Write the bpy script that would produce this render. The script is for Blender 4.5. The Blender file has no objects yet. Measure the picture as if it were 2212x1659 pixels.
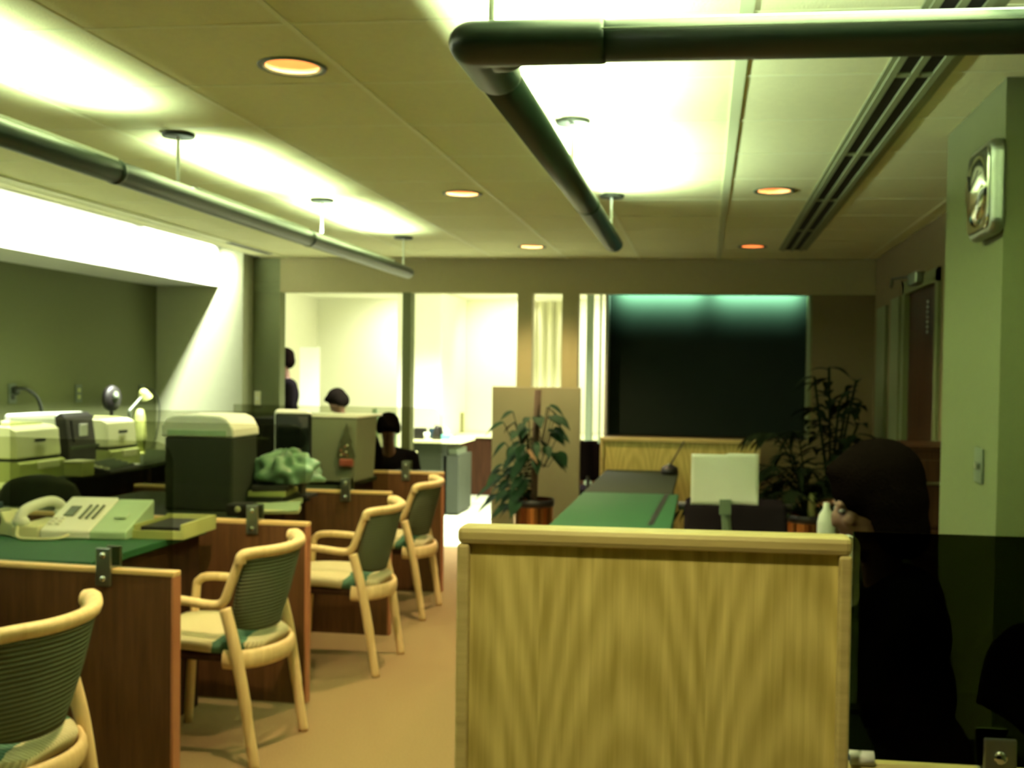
import bpy, bmesh, math, random
from mathutils import Vector, Matrix
random.seed(7)
SC = bpy.context.scene
COL = SC.collection
PI = math.pi
# ------------------------------------------------------------------ camera
F, CX, CY, YAW, PIT, ROL, EYE = 2300.0, 1245.0, 863.0, -.1201, .0247, .0147, 1.5
def _rot():
    cy, sy, cp, sp, cr, sr = math.cos(YAW), math.sin(YAW), math.cos(PIT), math.sin(PIT), math.cos(ROL), math.sin(ROL)
    B = Matrix(((1,0,0),(0,0,-1),(0,1,0))); Y = Matrix(((cy,-sy,0),(sy,cy,0),(0,0,1)))
    P = Matrix(((1,0,0),(0,cp,-sp),(0,sp,cp))); R = Matrix(((cr,-sr,0),(sr,cr,0),(0,0,1)))
    return R @ P @ B @ Y
MR = _rot()
cam_d = bpy.data.cameras.new('camera'); cam = bpy.data.objects.new('camera', cam_d); COL.objects.link(cam)
cam_d.sensor_width = 36.0; cam_d.sensor_fit = 'HORIZONTAL'; cam_d.lens = F * 36 / 2212
cam_d.shift_x = (1106 - CX) / 2212; cam_d.shift_y = (CY - 829.5) / 2212
cam_d.clip_start = .05
cam_d.dof.use_dof = True; cam_d.dof.focus_distance = .75
cam_d.dof.aperture_fstop = (cam_d.lens / 1000) / .0026
m3 = Matrix((MR[0], -Vector(MR[1]), -Vector(MR[2]))).transposed()
cam.matrix_world = Matrix.Translation((0, 0, EYE)) @ m3.to_4x4()
SC.camera = cam
SC.view_settings.view_transform = 'Standard'; SC.view_settings.look = 'None'
SC.view_settings.gamma = 1; SC.view_settings.exposure = 0.0
SC.view_settings.use_curve_mapping = False
# world
W = bpy.data.worlds.new('world'); SC.world = W; W.use_nodes = True
W.node_tree.nodes['Background'].inputs[0].default_value = (.5, .6, .3, 1)
W.node_tree.nodes['Background'].inputs[1].default_value = .003
# measured points (a line of sight met with a known plane of the room)
MT = MR.transposed()
def ray(x, y): return MT @ Vector(((x - CX) / F, (y - CY) / F, 1))
def pY(x, y, Y): d = ray(x, y); return d * (Y / d.y) + Vector((0, 0, EYE))
def pZ(x, y, z): d = ray(x, y); return d * ((z - EYE) / d.z) + Vector((0, 0, EYE))
def pX(x, y, X): d = ray(x, y); return d * (X / d.x) + Vector((0, 0, EYE))
# ------------------------------------------------------------------ big lights
def area(name, loc, sx, sy, power, col, rot=(0, 0, 0), spread=PI):
    l = bpy.data.lights.new(name, 'AREA'); l.shape = 'RECTANGLE'; l.size = sx; l.size_y = sy
    l.energy = power; l.color = col; l.spread = spread
    o = bpy.data.objects.new(name, l); o.location = loc; o.rotation_euler = rot; COL.objects.link(o); return o
UPC = (.78, 1.0, .70)
UP_L, UP_R, COVE, BACK, DOWN = 15.0, 40.0, 100.0, 120.0, 160.0
for y0, y1, k in ((.3, 1.45, 1), (1.6, 3.6, 1.0), (4.2, 5.45, 1.1), (5.65, 7.0, 1.1)):      # troughs of the left tube
    area('tube_uplight', (-2.12, (y0 + y1) / 2, 2.255), .05, y1 - y0, UP_L * k * (y1 - y0), UPC, (PI, 0, 0), math.radians(135))
for y0, y1, k in ((2.45, 3.75, 1.0), (4.0, 5.35, 1.0)):                                # right tube, arm
    area('tube_uplight', (-.5, (y0 + y1) / 2, 2.255), .05, y1 - y0, UP_R * k * (y1 - y0), UPC, (PI, math.radians(20), 0), math.radians(150))
for x0, x1 in ((-.3, .9), (1.1, 2.3)):                                                 # right tube, cross run
    area('tube_uplight', ((x0 + x1) / 2, 2.25, 2.255), x1 - x0, .05, UP_R * (x1 - x0), UPC, (PI, 0, 0), math.radians(155))
area('cove_light', (-3.87, 7.85, 2.56), .06, 1.1, COVE * 1.1, (.95, 1, .82), (0, math.radians(34), 0), math.radians(88))
area('cove_light', (-3.86, 4.1, 2.56), .06, 6.2, COVE * .75 * 6.2 / 2, (.95, 1, .82), (0, math.radians(34), 0), math.radians(84))
for x, y, k in ((-3.2, 10.4, 1.0), (-1.9, 10.6, 1.0), (-1.0, 9.9, .5)):                # lit room behind
    area('room_light', (x, y, 2.38), 1.0, .5, BACK * k, (1, 1, .86), spread=math.radians(135))
for x in (-3.75, -2.35, -1.3):                                                        # wall washers of the back room
    area('room_wall_light', (x, 12.55, 2.38), .5, .15, 11, (1, 1, .80), (math.radians(38), 0, 0), math.radians(120))
area('recess_light', (-.38, 8.90, 2.27), .70, .03, 34.0, (.50, 1, .66), (math.radians(58), 0, 0), math.radians(84))
area('recess_light', (.42, 8.90, 2.27), .70, .03, 34.0, (.50, 1, .66), (math.radians(58), 0, 0), math.radians(84))

# ------------------------------------------------------------------ materials
def srgb(r, g, b):
    f = lambda c: ((c / 255 + .055) / 1.055) ** 2.4 if c > 10 else c / 255 / 12.92
    return (f(r), f(g), f(b))
def mat(name, col, rough=.6, metal=0, noise=0, nscale=8, bump=0, bscale=60, emit=None, coat=0, spec=.5):
    m = bpy.data.materials.new(name); m.use_nodes = True; t = m.node_tree; n = t.nodes; b = n['Principled BSDF']
    b.inputs['Base Color'].default_value = (*col, 1); b.inputs['Roughness'].default_value = rough
    b.inputs['Metallic'].default_value = metal; b.inputs['Specular IOR Level'].default_value = spec
    tc = n.new('ShaderNodeTexCoord')
    if noise:
        nz = n.new('ShaderNodeTexNoise'); nz.inputs['Scale'].default_value = nscale; nz.inputs['Detail'].default_value = 3
        t.links.new(tc.outputs['Object'], nz.inputs['Vector'])
        r = n.new('ShaderNodeMix'); r.data_type = 'RGBA'
        r.inputs[6].default_value = (*[c * (1 - noise) for c in col], 1); r.inputs[7].default_value = (*[min(1, c * (1 + noise)) for c in col], 1)
        t.links.new(nz.outputs[0], r.inputs[0]); t.links.new(r.outputs[2], b.inputs['Base Color'])
    if bump:
        nb = n.new('ShaderNodeTexNoise'); nb.inputs['Scale'].default_value = bscale
        t.links.new(tc.outputs['Object'], nb.inputs['Vector'])
        bp = n.new('ShaderNodeBump'); bp.inputs['Strength'].default_value = bump; bp.inputs['Distance'].default_value = .01
        t.links.new(nb.outputs[0], bp.inputs['Height']); t.links.new(bp.outputs[0], b.inputs['Normal'])
    if emit:
        b.inputs['Emission Color'].default_value = (*emit[0], 1); b.inputs['Emission Strength'].default_value = emit[1]
    if coat: b.inputs['Coat Weight'].default_value = coat
    return m
def wood(name, c1, c2, axis='Z', scale=9, rough=.45, stretch=14, arch=False):
    m = bpy.data.materials.new(name); m.use_nodes = True; t = m.node_tree; n = t.nodes; b = n['Principled BSDF']
    tc = n.new('ShaderNodeTexCoord'); mp = n.new('ShaderNodeMapping')
    s = [scale] * 3; s['XYZ'.index(axis)] = scale / stretch; mp.inputs['Scale'].default_value = s
    t.links.new(tc.outputs['Object'], mp.inputs['Vector'])
    nz = n.new('ShaderNodeTexNoise'); nz.inputs['Scale'].default_value = 4; nz.inputs['Detail'].default_value = 5
    nz.inputs['Roughness'].default_value = .65
    t.links.new(mp.outputs[0], nz.inputs['Vector'])
    fac = nz.outputs[0]
    if arch:   # cathedral grain: rings cut at a slant, side by side
        w = n.new('ShaderNodeTexWave'); w.wave_type = 'RINGS'; w.rings_direction = 'SPHERICAL'
        w.inputs['Scale'].default_value = 22; w.inputs['Distortion'].default_value = 2.5; w.inputs['Detail'].default_value = 3
        w.inputs['Detail Scale'].default_value = 2
        m2 = n.new('ShaderNodeMapping'); m2.inputs['Scale'].default_value = (1, 1, .085)
        fr = n.new('ShaderNodeVectorMath'); fr.operation = 'MODULO'; fr.inputs[1].default_value = (.30, 9, 99)
        ad = n.new('ShaderNodeVectorMath'); ad.operation = 'ADD'; ad.inputs[1].default_value = (5, 0, 0)
        sb = n.new('ShaderNodeVectorMath'); sb.operation = 'SUBTRACT'; sb.inputs[1].default_value = (.16, 0, -2.2)
        t.links.new(tc.outputs['Object'], ad.inputs[0]); t.links.new(ad.outputs[0], fr.inputs[0])
        t.links.new(fr.outputs[0], sb.inputs[0]); t.links.new(sb.outputs[0], m2.inputs['Vector'])
        t.links.new(m2.outputs[0], w.inputs['Vector'])
        mx = n.new('ShaderNodeMix'); mx.data_type = 'FLOAT'; mx.inputs[0].default_value = .2
        t.links.new(nz.outputs[0], mx.inputs[2]); t.links.new(w.outputs['Fac'], mx.inputs[3]); fac = mx.outputs[0]
    cr = n.new('ShaderNodeValToRGB'); e = cr.color_ramp.elements
    e[0].position = .30; e[0].color = (*c1, 1); e[1].position = .72; e[1].color = (*c2, 1)
    t.links.new(fac, cr.inputs[0]); t.links.new(cr.outputs[0], b.inputs['Base Color'])
    b.inputs['Roughness'].default_value = rough
    return m
def ribbed(name, c1, c2, axis, scale, patch=None):
    """woven ribs; patch = (colour, x0, x1) a coloured band in the weave"""
    m = bpy.data.materials.new(name); m.use_nodes = True; t = m.node_tree; n = t.nodes; b = n['Principled BSDF']
    tc = n.new('ShaderNodeTexCoord'); w = n.new('ShaderNodeTexWave'); w.bands_direction = axis
    w.inputs['Scale'].default_value = scale; w.inputs['Distortion'].default_value = .5
    t.links.new(tc.outputs['Object'], w.inputs['Vector'])
    r = n.new('ShaderNodeMix'); r.data_type = 'RGBA'; r.inputs[6].default_value = (*c1, 1); r.inputs[7].default_value = (*c2, 1)
    t.links.new(w.outputs['Fac'], r.inputs[0]); out = r.outputs[2]
    if patch:
        sx = n.new('ShaderNodeSeparateXYZ'); t.links.new(tc.outputs['Object'], sx.inputs[0])
        nz = n.new('ShaderNodeTexNoise'); nz.inputs['Scale'].default_value = 9; t.links.new(tc.outputs['Object'], nz.inputs['Vector'])
        ma = n.new('ShaderNodeMath'); ma.operation = 'MULTIPLY_ADD'; ma.inputs[1].default_value = .07
        t.links.new(nz.outputs[0], ma.inputs[0]); t.links.new(sx.outputs[0], ma.inputs[2])
        cr = n.new('ShaderNodeValToRGB'); cr.color_ramp.interpolation = 'CONSTANT'
        mr = n.new('ShaderNodeMapRange'); mr.inputs[1].default_value = -.6; mr.inputs[2].default_value = .1
        t.links.new(ma.outputs[0], mr.inputs[0]); t.links.new(mr.outputs[0], cr.inputs[0])
        e = cr.color_ramp.elements; e[0].position = 0; e[0].color = (0, 0, 0, 1); e[1].position = (patch[1] + .6) / .7; e[1].color = (1, 1, 1, 1)
        e2 = e.new((patch[2] + .6) / .7); e2.color = (0, 0, 0, 1)
        r2 = n.new('ShaderNodeMix'); r2.data_type = 'RGBA'; t.links.new(cr.outputs[0], r2.inputs[0])
        t.links.new(out, r2.inputs[6]); r2.inputs[7].default_value = (*patch[0], 1); out = r2.outputs[2]
    t.links.new(out, b.inputs['Base Color']); b.inputs['Roughness'].default_value = .9
    bp = n.new('ShaderNodeBump'); bp.inputs['Strength'].default_value = .8; bp.inputs['Distance'].default_value = .006
    t.links.new(w.outputs['Fac'], bp.inputs['Height']); t.links.new(bp.outputs[0], b.inputs['Normal'])
    return m
def smoke(name, tint):
    m = bpy.data.materials.new(name); m.use_nodes = True; t = m.node_tree; n = t.nodes; n.remove(n['Principled BSDF'])
    tr = n.new('ShaderNodeBsdfTransparent'); tr.inputs[0].default_value = (*tint, 1)
    gl = n.new('ShaderNodeBsdfGlossy'); gl.inputs['Roughness'].default_value = .04
    fr = n.new('ShaderNodeFresnel'); fr.inputs[0].default_value = 1.12
    mx = n.new('ShaderNodeMixShader')
    t.links.new(fr.outputs[0], mx.inputs[0]); t.links.new(tr.outputs[0], mx.inputs[1]); t.links.new(gl.outputs[0], mx.inputs[2])
    t.links.new(mx.outputs[0], n['Material Output'].inputs[0]); return m
M = {}
M['ceil'] = mat('ceiling_tile_fissured', (.72, .72, .42), .95, noise=.06, nscale=40, bump=.25, bscale=180)
M['grid'] = mat('ceiling_bar_paint', (.76, .78, .5), .6, bump=.05)
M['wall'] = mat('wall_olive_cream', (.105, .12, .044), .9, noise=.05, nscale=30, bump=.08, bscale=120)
M['wallendlit'] = mat('wall_end_lit_tone', (.40, .42, .28), .9, noise=.04, nscale=25)  # lighter than the side walls to stand in for cove light
M['wallback'] = mat('wall_taupe', (.30, .27, .125), .9, noise=.05, nscale=20)
M['wallshade'] = mat('wall_taupe_shaded', (.13, .105, .05), .95, noise=.05, nscale=20, spec=.05)  # far wall taupe darkened, its lack of light put into the colour
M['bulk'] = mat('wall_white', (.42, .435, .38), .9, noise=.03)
M['backroom'] = mat('wall_pale_yellow', (.85, .85, .68), .9, noise=.02)
M['carpet'] = mat('carpet_tan', (.30, .205, .10), 1, noise=.22, nscale=120, bump=.6, bscale=300, spec=.1)
M['vinyl'] = mat('floor_pale_vinyl', (.62, .68, .5), .35, noise=.05)
M['oak'] = wood('oak_veneer_upright', (.42, .34, .08), (.72, .61, .20), 'Z', 16, stretch=45, arch=True)
M['oaktrim'] = wood('oak_trim', (.40, .32, .11), (.58, .48, .19), 'X', 10)
M['walnut'] = wood('reddish_wood_panel', (.068, .029, .011), (.125, .055, .021), 'Z', 9)
M['gridwide'] = mat('ceiling_bar_wide', (.52, .56, .34), .6)
M['ventframe'] = mat('vent_frame_olive', (.22, .25, .13), .6)
M['walnuttrim'] = wood('reddish_wood_trim', (.62, .42, .16), (.8, .56, .24), 'X', 8)
M['walnutend'] = wood('reddish_wood_end', (.34, .12, .05), (.44, .18, .08), 'Z', 8)
M['beech'] = wood('beech_frame', (.68, .49, .22), (.86, .67, .34), 'Z', 12)
M['dwood'] = wood('dark_brown_wood', (.022, .010, .005), (.05, .022, .011), 'Z', 7)
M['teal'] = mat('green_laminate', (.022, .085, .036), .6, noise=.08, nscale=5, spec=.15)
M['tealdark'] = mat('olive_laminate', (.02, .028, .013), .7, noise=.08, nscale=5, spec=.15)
M['black'] = mat('black_plastic', (.012, .010, .010), .45, noise=.1)
M['blackfab'] = mat('black_fabric', (.007, .005, .006), .95, noise=.2, bump=.2, bscale=200, spec=.1)
M['tube'] = mat('dark_green_tube_paint', (.008, .022, .012), .4, noise=.05)
M['chrome'] = mat('chrome', (.75, .8, .72), .12, 1, noise=.02)
M['steel'] = mat('brushed_steel', (.34, .38, .32), .35, 1, noise=.1, nscale=40)
M['brass'] = mat('copper_brass', (.85, .42, .18), .25, 1, noise=.08)
M['beige'] = mat('beige_plastic', (.74, .74, .46), .5, noise=.03)
M['beige2'] = mat('tan_plastic', (.36, .39, .13), .5, noise=.03)
M['white'] = mat('white_plastic', (.82, .86, .76), .4, noise=.02)
M['greyg'] = mat('grey_green_metal', (.085, .11, .065), .5, noise=.06)
M['grey'] = mat('mid_grey_plastic', (.10, .12, .08), .5, noise=.06)
M['darkgrey'] = mat('dark_grey_plastic', (.035, .04, .028), .5, noise=.06)
M['screenp'] = mat('grey_panel_fabric', (.17, .19, .115), .9, noise=.06, nscale=30)
M['paper'] = mat('paper_white', (.85, .87, .78), .8, noise=.04, nscale=15)
M['glassblk'] = mat('black_glass', (.008, .010, .008), .08, noise=.02)
M['board'] = mat('dark_green_board', (.012, .017, .013), .95, noise=.06, spec=.05)
M['canvas'] = mat('beige_board', (.27, .25, .135), .85, noise=.10, nscale=3)
M['leaf'] = mat('leaf_green', (.012, .040, .014), .75, spec=.2, noise=.5, nscale=14)
M['leafdark'] = mat('palm_leaf', (.012, .018, .008), .8, spec=.15, noise=.5, nscale=14)
M['stem'] = mat('plant_stem', (.09, .055, .03), .9, noise=.3, bump=.5)
M['soil'] = mat('soil', (.02, .014, .01), 1, noise=.4, bump=.5)
M['skin'] = mat('skin', (.12, .055, .03), .6, noise=.05)
M['hair'] = mat('dark_hair', (.004, .0025, .002), .8, noise=.3, nscale=60, bump=.4, bscale=150, spec=.08)
M['hairbrown'] = mat('brown_hair', (.005, .004, .003), .9, spec=.08, noise=.3, nscale=60, bump=.4, bscale=150)
M['jacket'] = mat('black_jacket', (.006, .005, .006), .9, noise=.2, nscale=30, bump=.2, spec=.1)
M['collar'] = mat('pale_collar', (.5, .52, .25), .9, noise=.1)
M['trouser'] = mat('dark_trousers', (.02, .018, .02), .95, noise=.2)
M['lipc'] = mat('lips', (.2, .06, .05), .5)
M['eye'] = mat('eye_white', (.14, .13, .11), .5)
M['drape'] = mat('cream_drape', (.66, .64, .44), .95, noise=.03)
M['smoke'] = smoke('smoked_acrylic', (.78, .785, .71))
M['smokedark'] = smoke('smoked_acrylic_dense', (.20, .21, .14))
M['clear'] = smoke('clear_glass', (.97, .98, .95))
M['seat'] = ribbed('seat_weave', (.60, .54, .28), (.80, .74, .44), 'Y', 24, ((.07, .17, .10), -.135, -.045))
M['backweave'] = ribbed('back_weave', (.06, .068, .034), (.12, .125, .07), 'Z', 22)
M['green'] = mat('green_sheet_glints', (.15, .26, .16), .35, noise=.85, nscale=14)  # strong dark-to-pale noise paints the glints of the crumpled bag
M['greenpale'] = mat('pale_green_plastic', (.36, .50, .33), .35, noise=.2)
M['tealpl'] = mat('teal_plastic', (.10, .36, .32), .4)
M['blue'] = mat('navy_plastic', (.02, .05, .09), .4)
M['red'] = mat('red_ornament', (.32, .08, .05), .5, noise=.3)
M['pine'] = mat('christmas_tree_green', (.06, .07, .03), .9, noise=.6, nscale=60)
M['warmlamp'] = mat('lamp_bulb', (1, .8, .5), .4, emit=((1, .62, .28), 15.0))
M['reflector'] = mat('copper_reflector', (.92, .52, .30), .5, 0, noise=.03)
M['tubelamp'] = mat('fluorescent_lamp', (1, 1, 1), .4, emit=((.86, 1, .84), 2))
M['window'] = mat('daylight_pane', (.8, .9, 1), .4, emit=((.9, .97, 1), 1.6))
M['slot'] = mat('slot_black', (.006, .004, .004), .9)
M['litleaf'] = mat('orange_lit_leaf', (.42, .22, .10), .5, noise=.4, nscale=20)  # orange lamp light on palm leaves put into the colour

for k_, v_ in (('dwood', .04), ('hair', 0), ('jacket', 0), ('blackfab', 0), ('leafdark', .02), ('walnut', .15), ('hairbrown', 0), ('trouser', 0), ('backweave', .1), ('darkgrey', .12), ('grey', .15)):
    M[k_].node_tree.nodes['Principled BSDF'].inputs['Specular IOR Level'].default_value = v_
# ------------------------------------------------------------------ mesh tools
class MB:
    def __init__(s): s.b = bmesh.new()
    def _v(s, vs, mtx=None):
        if mtx is not None: bmesh.ops.transform(s.b, matrix=mtx, verts=vs)
    def box(s, x0, x1, y0, y1, z0, z1, bev=0, mtx=None, seg=2):
        r = bmesh.ops.create_cube(s.b, size=1)['verts']
        bmesh.ops.scale(s.b, vec=(abs(x1-x0), abs(y1-y0), abs(z1-z0)), verts=r)
        bmesh.ops.translate(s.b, vec=((x0+x1)/2, (y0+y1)/2, (z0+z1)/2), verts=r)
        if bev:
            es = list({e for v in r for e in v.link_edges})
            q = bmesh.ops.bevel(s.b, geom=es, offset=bev, segments=seg, affect='EDGES', profile=.5)
            r = list({v for f in q['faces'] for v in f.verts} | {v for v in r if v.is_valid})
        s._v(r, mtx); return s
    def tube(s, pts, rad, seg=10, flat=None, caps=True):
        """swept tube; rad number or list; flat=(a,b) scales of the section"""
        pts = [Vector(p) for p in pts]; n = len(pts)
        if not isinstance(rad, (list, tuple)): rad = [rad] * n
        rings = []; up = None
        for i, p in enumerate(pts):
            t = (pts[min(i+1, n-1)] - pts[max(i-1, 0)]).normalized()
            if up is None: up = Vector((0, 0, 1)) if abs(t.z) < .9 else Vector((0, 1, 0))
            a = t.cross(up).normalized(); b = a.cross(t).normalized()
            if abs(t.z) < .9 and n > 2 and flat: a = t.cross(Vector((0,0,1))).normalized() if False else a
            up = b
            fa, fb = flat if flat else (1, 1)
            rings.append([s.b.verts.new(p + a * math.cos(2*PI*k/seg) * rad[i] * fa + b * math.sin(2*PI*k/seg) * rad[i] * fb) for k in range(seg)])
        for i in range(n-1):
            for k in range(seg):
                s.b.faces.new((rings[i][k], rings[i][(k+1) % seg], rings[i+1][(k+1) % seg], rings[i+1][k]))
        if caps:
            s.b.faces.new(rings[0][::-1]); s.b.faces.new(rings[-1])
        return s
    def ell(s, c, r, rot=None, seg=16, rings=10):
        v = bmesh.ops.create_uvsphere(s.b, u_segments=seg, v_segments=rings, radius=1)['verts']
        if not isinstance(r, (tuple, list)): r = (r, r, r)
        m = Matrix.Translation(c) @ (rot.to_4x4() if rot else Matrix.Identity(4)) @ Matrix.Diagonal((*r, 1))
        bmesh.ops.transform(s.b, matrix=m, verts=v); return s
    def cap(s, a, b, ra, rb=None, seg=12):
        rb = ra if rb is None else rb; a = Vector(a); b = Vector(b)
        s.tube([a, b], [ra, rb], seg); s.ell(a, ra, seg=seg, rings=8); s.ell(b, rb, seg=seg, rings=8); return s
    def lathe(s, prof, c=(0, 0, 0), seg=28, rot=None, bottom=True):
        rings = []
        m = Matrix.Translation(c) @ (rot.to_4x4() if rot else Matrix.Identity(4))
        for r, z in prof: rings.append([s.b.verts.new(m @ Vector((r*math.cos(2*PI*k/seg), r*math.sin(2*PI*k/seg), z))) for k in range(seg)])
        for i in range(len(rings)-1):
            for k in range(seg): s.b.faces.new((rings[i][k], rings[i][(k+1) % seg], rings[i+1][(k+1) % seg], rings[i+1][k]))
        if bottom and prof[0][0] > 1e-4: s.b.faces.new(rings[0][::-1])
        return s
    def prism(s, poly, d, mtx=None):
        """poly: list of 3D points (planar), d: extrude vector"""
        a = [s.b.verts.new(p) for p in poly]; b = [s.b.verts.new(Vector(p) + Vector(d)) for p in poly]; n = len(a)
        s.b.faces.new(a[::-1]); s.b.faces.new(b)
        for i in range(n): s.b.faces.new((a[i], a[(i+1) % n], b[(i+1) % n], b[i]))
        s._v(a + b, mtx); return s
    def grid(s, fn, nu, nv, thick=0):
        g = [[s.b.verts.new(fn(i/nu, j/nv)) for j in range(nv+1)] for i in range(nu+1)]
        for i in range(nu):
            for j in range(nv): s.b.faces.new((g[i][j], g[i+1][j], g[i+1][j+1], g[i][j+1]))
        return s
    def build(s, name, m, parent=None, smooth=False, world=False, mods=None):
        bmesh.ops.recalc_face_normals(s.b, faces=s.b.faces)
        me = bpy.data.meshes.new(name)
        if world and parent is not None:
            bmesh.ops.transform(s.b, matrix=root_mat(parent).inverted(), verts=s.b.verts)
        if smooth:
            for f in s.b.faces: f.smooth = True
        s.b.to_mesh(me); s.b.free(); me.materials.append(m if not isinstance(m, str) else M[m])
        if smooth is True: pass
        o = bpy.data.objects.new(name, me); COL.objects.link(o)
        if parent is not None: o.parent = parent
        return o
def root_mat(o):
    m = o.matrix_basis.copy(); p = o.parent
    while p: m = p.matrix_basis @ m; p = p.parent
    return m
def tag(o, label=None, cat=None, group=None, kind=None):
    if label: o['label'] = label
    if cat: o['category'] = cat
    if group: o['group'] = group
    if kind: o['kind'] = kind
    return o
def thing(name, label, cat, loc=(0, 0, 0), rz=0, group=None):
    o = bpy.data.objects.new(name, None); COL.objects.link(o); o.location = loc; o.rotation_euler = (0, 0, rz)
    o.empty_display_size = .1
    return tag(o, label, cat, group)
def struct(name, mb, m, **k): return tag(mb.build(name, m, **k), kind='structure')
KIDS = {}
def copy_tree(o, parent=None):
    c = o.copy(); COL.objects.link(c); c.parent = parent
    for ch in [x for x in list(COL.objects) if x.parent == o]: copy_tree(ch, c)
    return c
def B(*a, **k): return MB().box(*a, **k)
def bevelmod(o, w=.004, seg=2):
    b = o.modifiers.new('bevel', 'BEVEL'); b.width = w; b.segments = seg; b.limit_method = 'ANGLE'; return o
def remesh(o, v):
    r = o.modifiers.new('remesh', 'REMESH'); r.mode = 'VOXEL'; r.voxel_size = v; r.use_smooth_shade = True
    s = o.modifiers.new('smooth', 'SMOOTH'); s.factor = .5; s.iterations = 4; return o

# ------------------------------------------------------------------ room shell
CZ = 2.44; XL = -4.6; XB = -4.05; YS = 8.5; YB = 8.7; SOF = 2.155; XR = 1.33
struct('floor', B(XL-.1, 3.2, -1.6, 8.9, -.1, 0), 'carpet')
struct('floor_back', B(-5.4, 3.2, 8.9, 13.4, -.1, -.002), 'vinyl')
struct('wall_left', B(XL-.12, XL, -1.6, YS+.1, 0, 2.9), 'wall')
# ceiling with round cut-outs for the downlights
DL = [(-1.29, 3.2), (-1.29, 5.53), (-1.30, 7.87), (.33, 5.5), (.325, 7.85)]
RD = .094
def ceiling_mesh():
    s = MB(); X0, X1, Y0, Y1 = -3.75, 3.0, -1.4, YB + .1
    cells = [(x-.2, x+.2, y-.2, y+.2) for x, y in DL]
    xs = sorted({X0, X1, *[c[0] for c in cells], *[c[1] for c in cells]}); ys = sorted({Y0, Y1, *[c[2] for c in cells], *[c[3] for c in cells]})
    for i in range(len(xs)-1):
        for j in range(len(ys)-1):
            xm, ym = (xs[i]+xs[i+1])/2, (ys[j]+ys[j+1])/2
            if any(c[0] < xm < c[1] and c[2] < ym < c[3] for c in cells): continue
            s.b.faces.new([s.b.verts.new(p) for p in ((xs[i], ys[j], CZ), (xs[i+1], ys[j], CZ), (xs[i+1], ys[j+1], CZ), (xs[i], ys[j+1], CZ))])
    for cx, cy in DL:
        N = 32; inn = []; out = []
        for k in range(N):
            a = 2*PI*k/N; c, d = math.cos(a), math.sin(a); q = .2/max(abs(c), abs(d))
            inn.append(s.b.verts.new((cx+c*RD, cy+d*RD, CZ))); out.append(s.b.verts.new((cx+c*q, cy+d*q, CZ)))
        for k in range(N): s.b.faces.new((inn[k], inn[(k+1) % N], out[(k+1) % N], out[k]))
    bmesh.ops.remove_doubles(s.b, verts=s.b.verts, dist=1e-4)
    # slab edge thickness at the cove
    s.box(-3.76, -3.74, -1.4, YS, CZ, CZ+.03)
    return s
struct('ceiling', ceiling_mesh(), 'ceil')
g = MB()
TX = [-3.54 + .0, -2.94, -2.345, -1.745, -1.145, -.55, .09, 1.25]; TY = [3.4 + .592*k for k in range(-8, 9)]
for x in TX:
    if abs(x-.09) < .01: continue
    g.box(x-.010, x+.010, -1.4, YB, CZ-.003, CZ+.004)
for y in TY: g.box(-3.75, 3.0, y-.007, y+.007, CZ-.002, CZ+.003)
struct('trim_1', g, 'grid')
struct('trim_6', B(.07, .108, -1.4, YB, CZ-.005, CZ+.004), 'gridwide')
# cove and bulkhead along the left wall
struct('ceiling_cove', MB().box(XB-.6, -3.7, -1.4, YS, 2.70, 2.72).box(-3.74, -3.72, -1.4, YS, CZ, 2.7), 'bulk')
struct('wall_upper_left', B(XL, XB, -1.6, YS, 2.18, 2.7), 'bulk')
# far walls
struct('wall_far_left', B(XL-.1, -3.84, YS, YS+.2, 0, 2.75), 'wallendlit')
struct('wall_far_pier', B(-3.9, -3.60, YB, YB+.12, 0, CZ), 'wall')
struct('wall_far_header', B(-3.84, XR+.1, YB, YB+.14, SOF, CZ), 'wallback')
struct('trim_2', B(-2.53, -2.455, YB, YB+.12, 0, SOF), 'wall')
struct('wall_far_column', MB().box(-1.553, -1.429, YB, YB+.12, 0, SOF).box(-1.178, -1.044, YB, YB+.12, 0, SOF)
       .box(-1.429, -1.178, YB, YB+.12, 0, .8), 'wallback')
struct('wall_low_left', B(-3.60, -2.53, YB+.02, YB+.1, 0, .78), 'wall')
struct('wall_far_right', MB().box(.845, XR+.2, YB, YB+.14, 0, SOF).box(-.815, .845, YB, YB+.14, 0, .985), 'wallshade')
# recess with the dark board
struct('wall_recess_left', B(-.835, -.815, YB+.145, YB+.45, .985, 2.35), 'bulk')
struct('wall_recess_right', MB().box(.83, .85, YB+.145, YB+.45, .985, 2.35).box(.826, .844, YB+.002, YB+.145, .99, SOF-.002), 'wall')
struct('wall_recess_back', B(-.86, .87, YB+.45, YB+.5, .9, 2.4), 'black')
struct('wall_recess_top', B(-.86, .87, YB+.14, YB+.5, 2.36, 2.4), 'black')
bd = thing('display_board', 'large dark green board in recess of far wall, lit from above', 'board', (0, YB+.36, .99))
B(-.812, .828, YB+.34, YB+.37, .99, 2.34).build('panel', 'board', bd, world=True)
for x in (-.38, .42):
    t = thing('strip_light', 'fluorescent strip hidden above %s half of dark board' % ('left' if x < 0 else 'right'), 'lamp', (x, 8.89, 2.31), group='strips above the dark board')
    B(-.38, .38, -.02, .02, 0, .03).build('housing', 'white', t)
    MB().tube([(-.37, 0, -.015), (.37, 0, -.015)], .013).build('lamp_tube', 'tubelamp', t)
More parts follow.
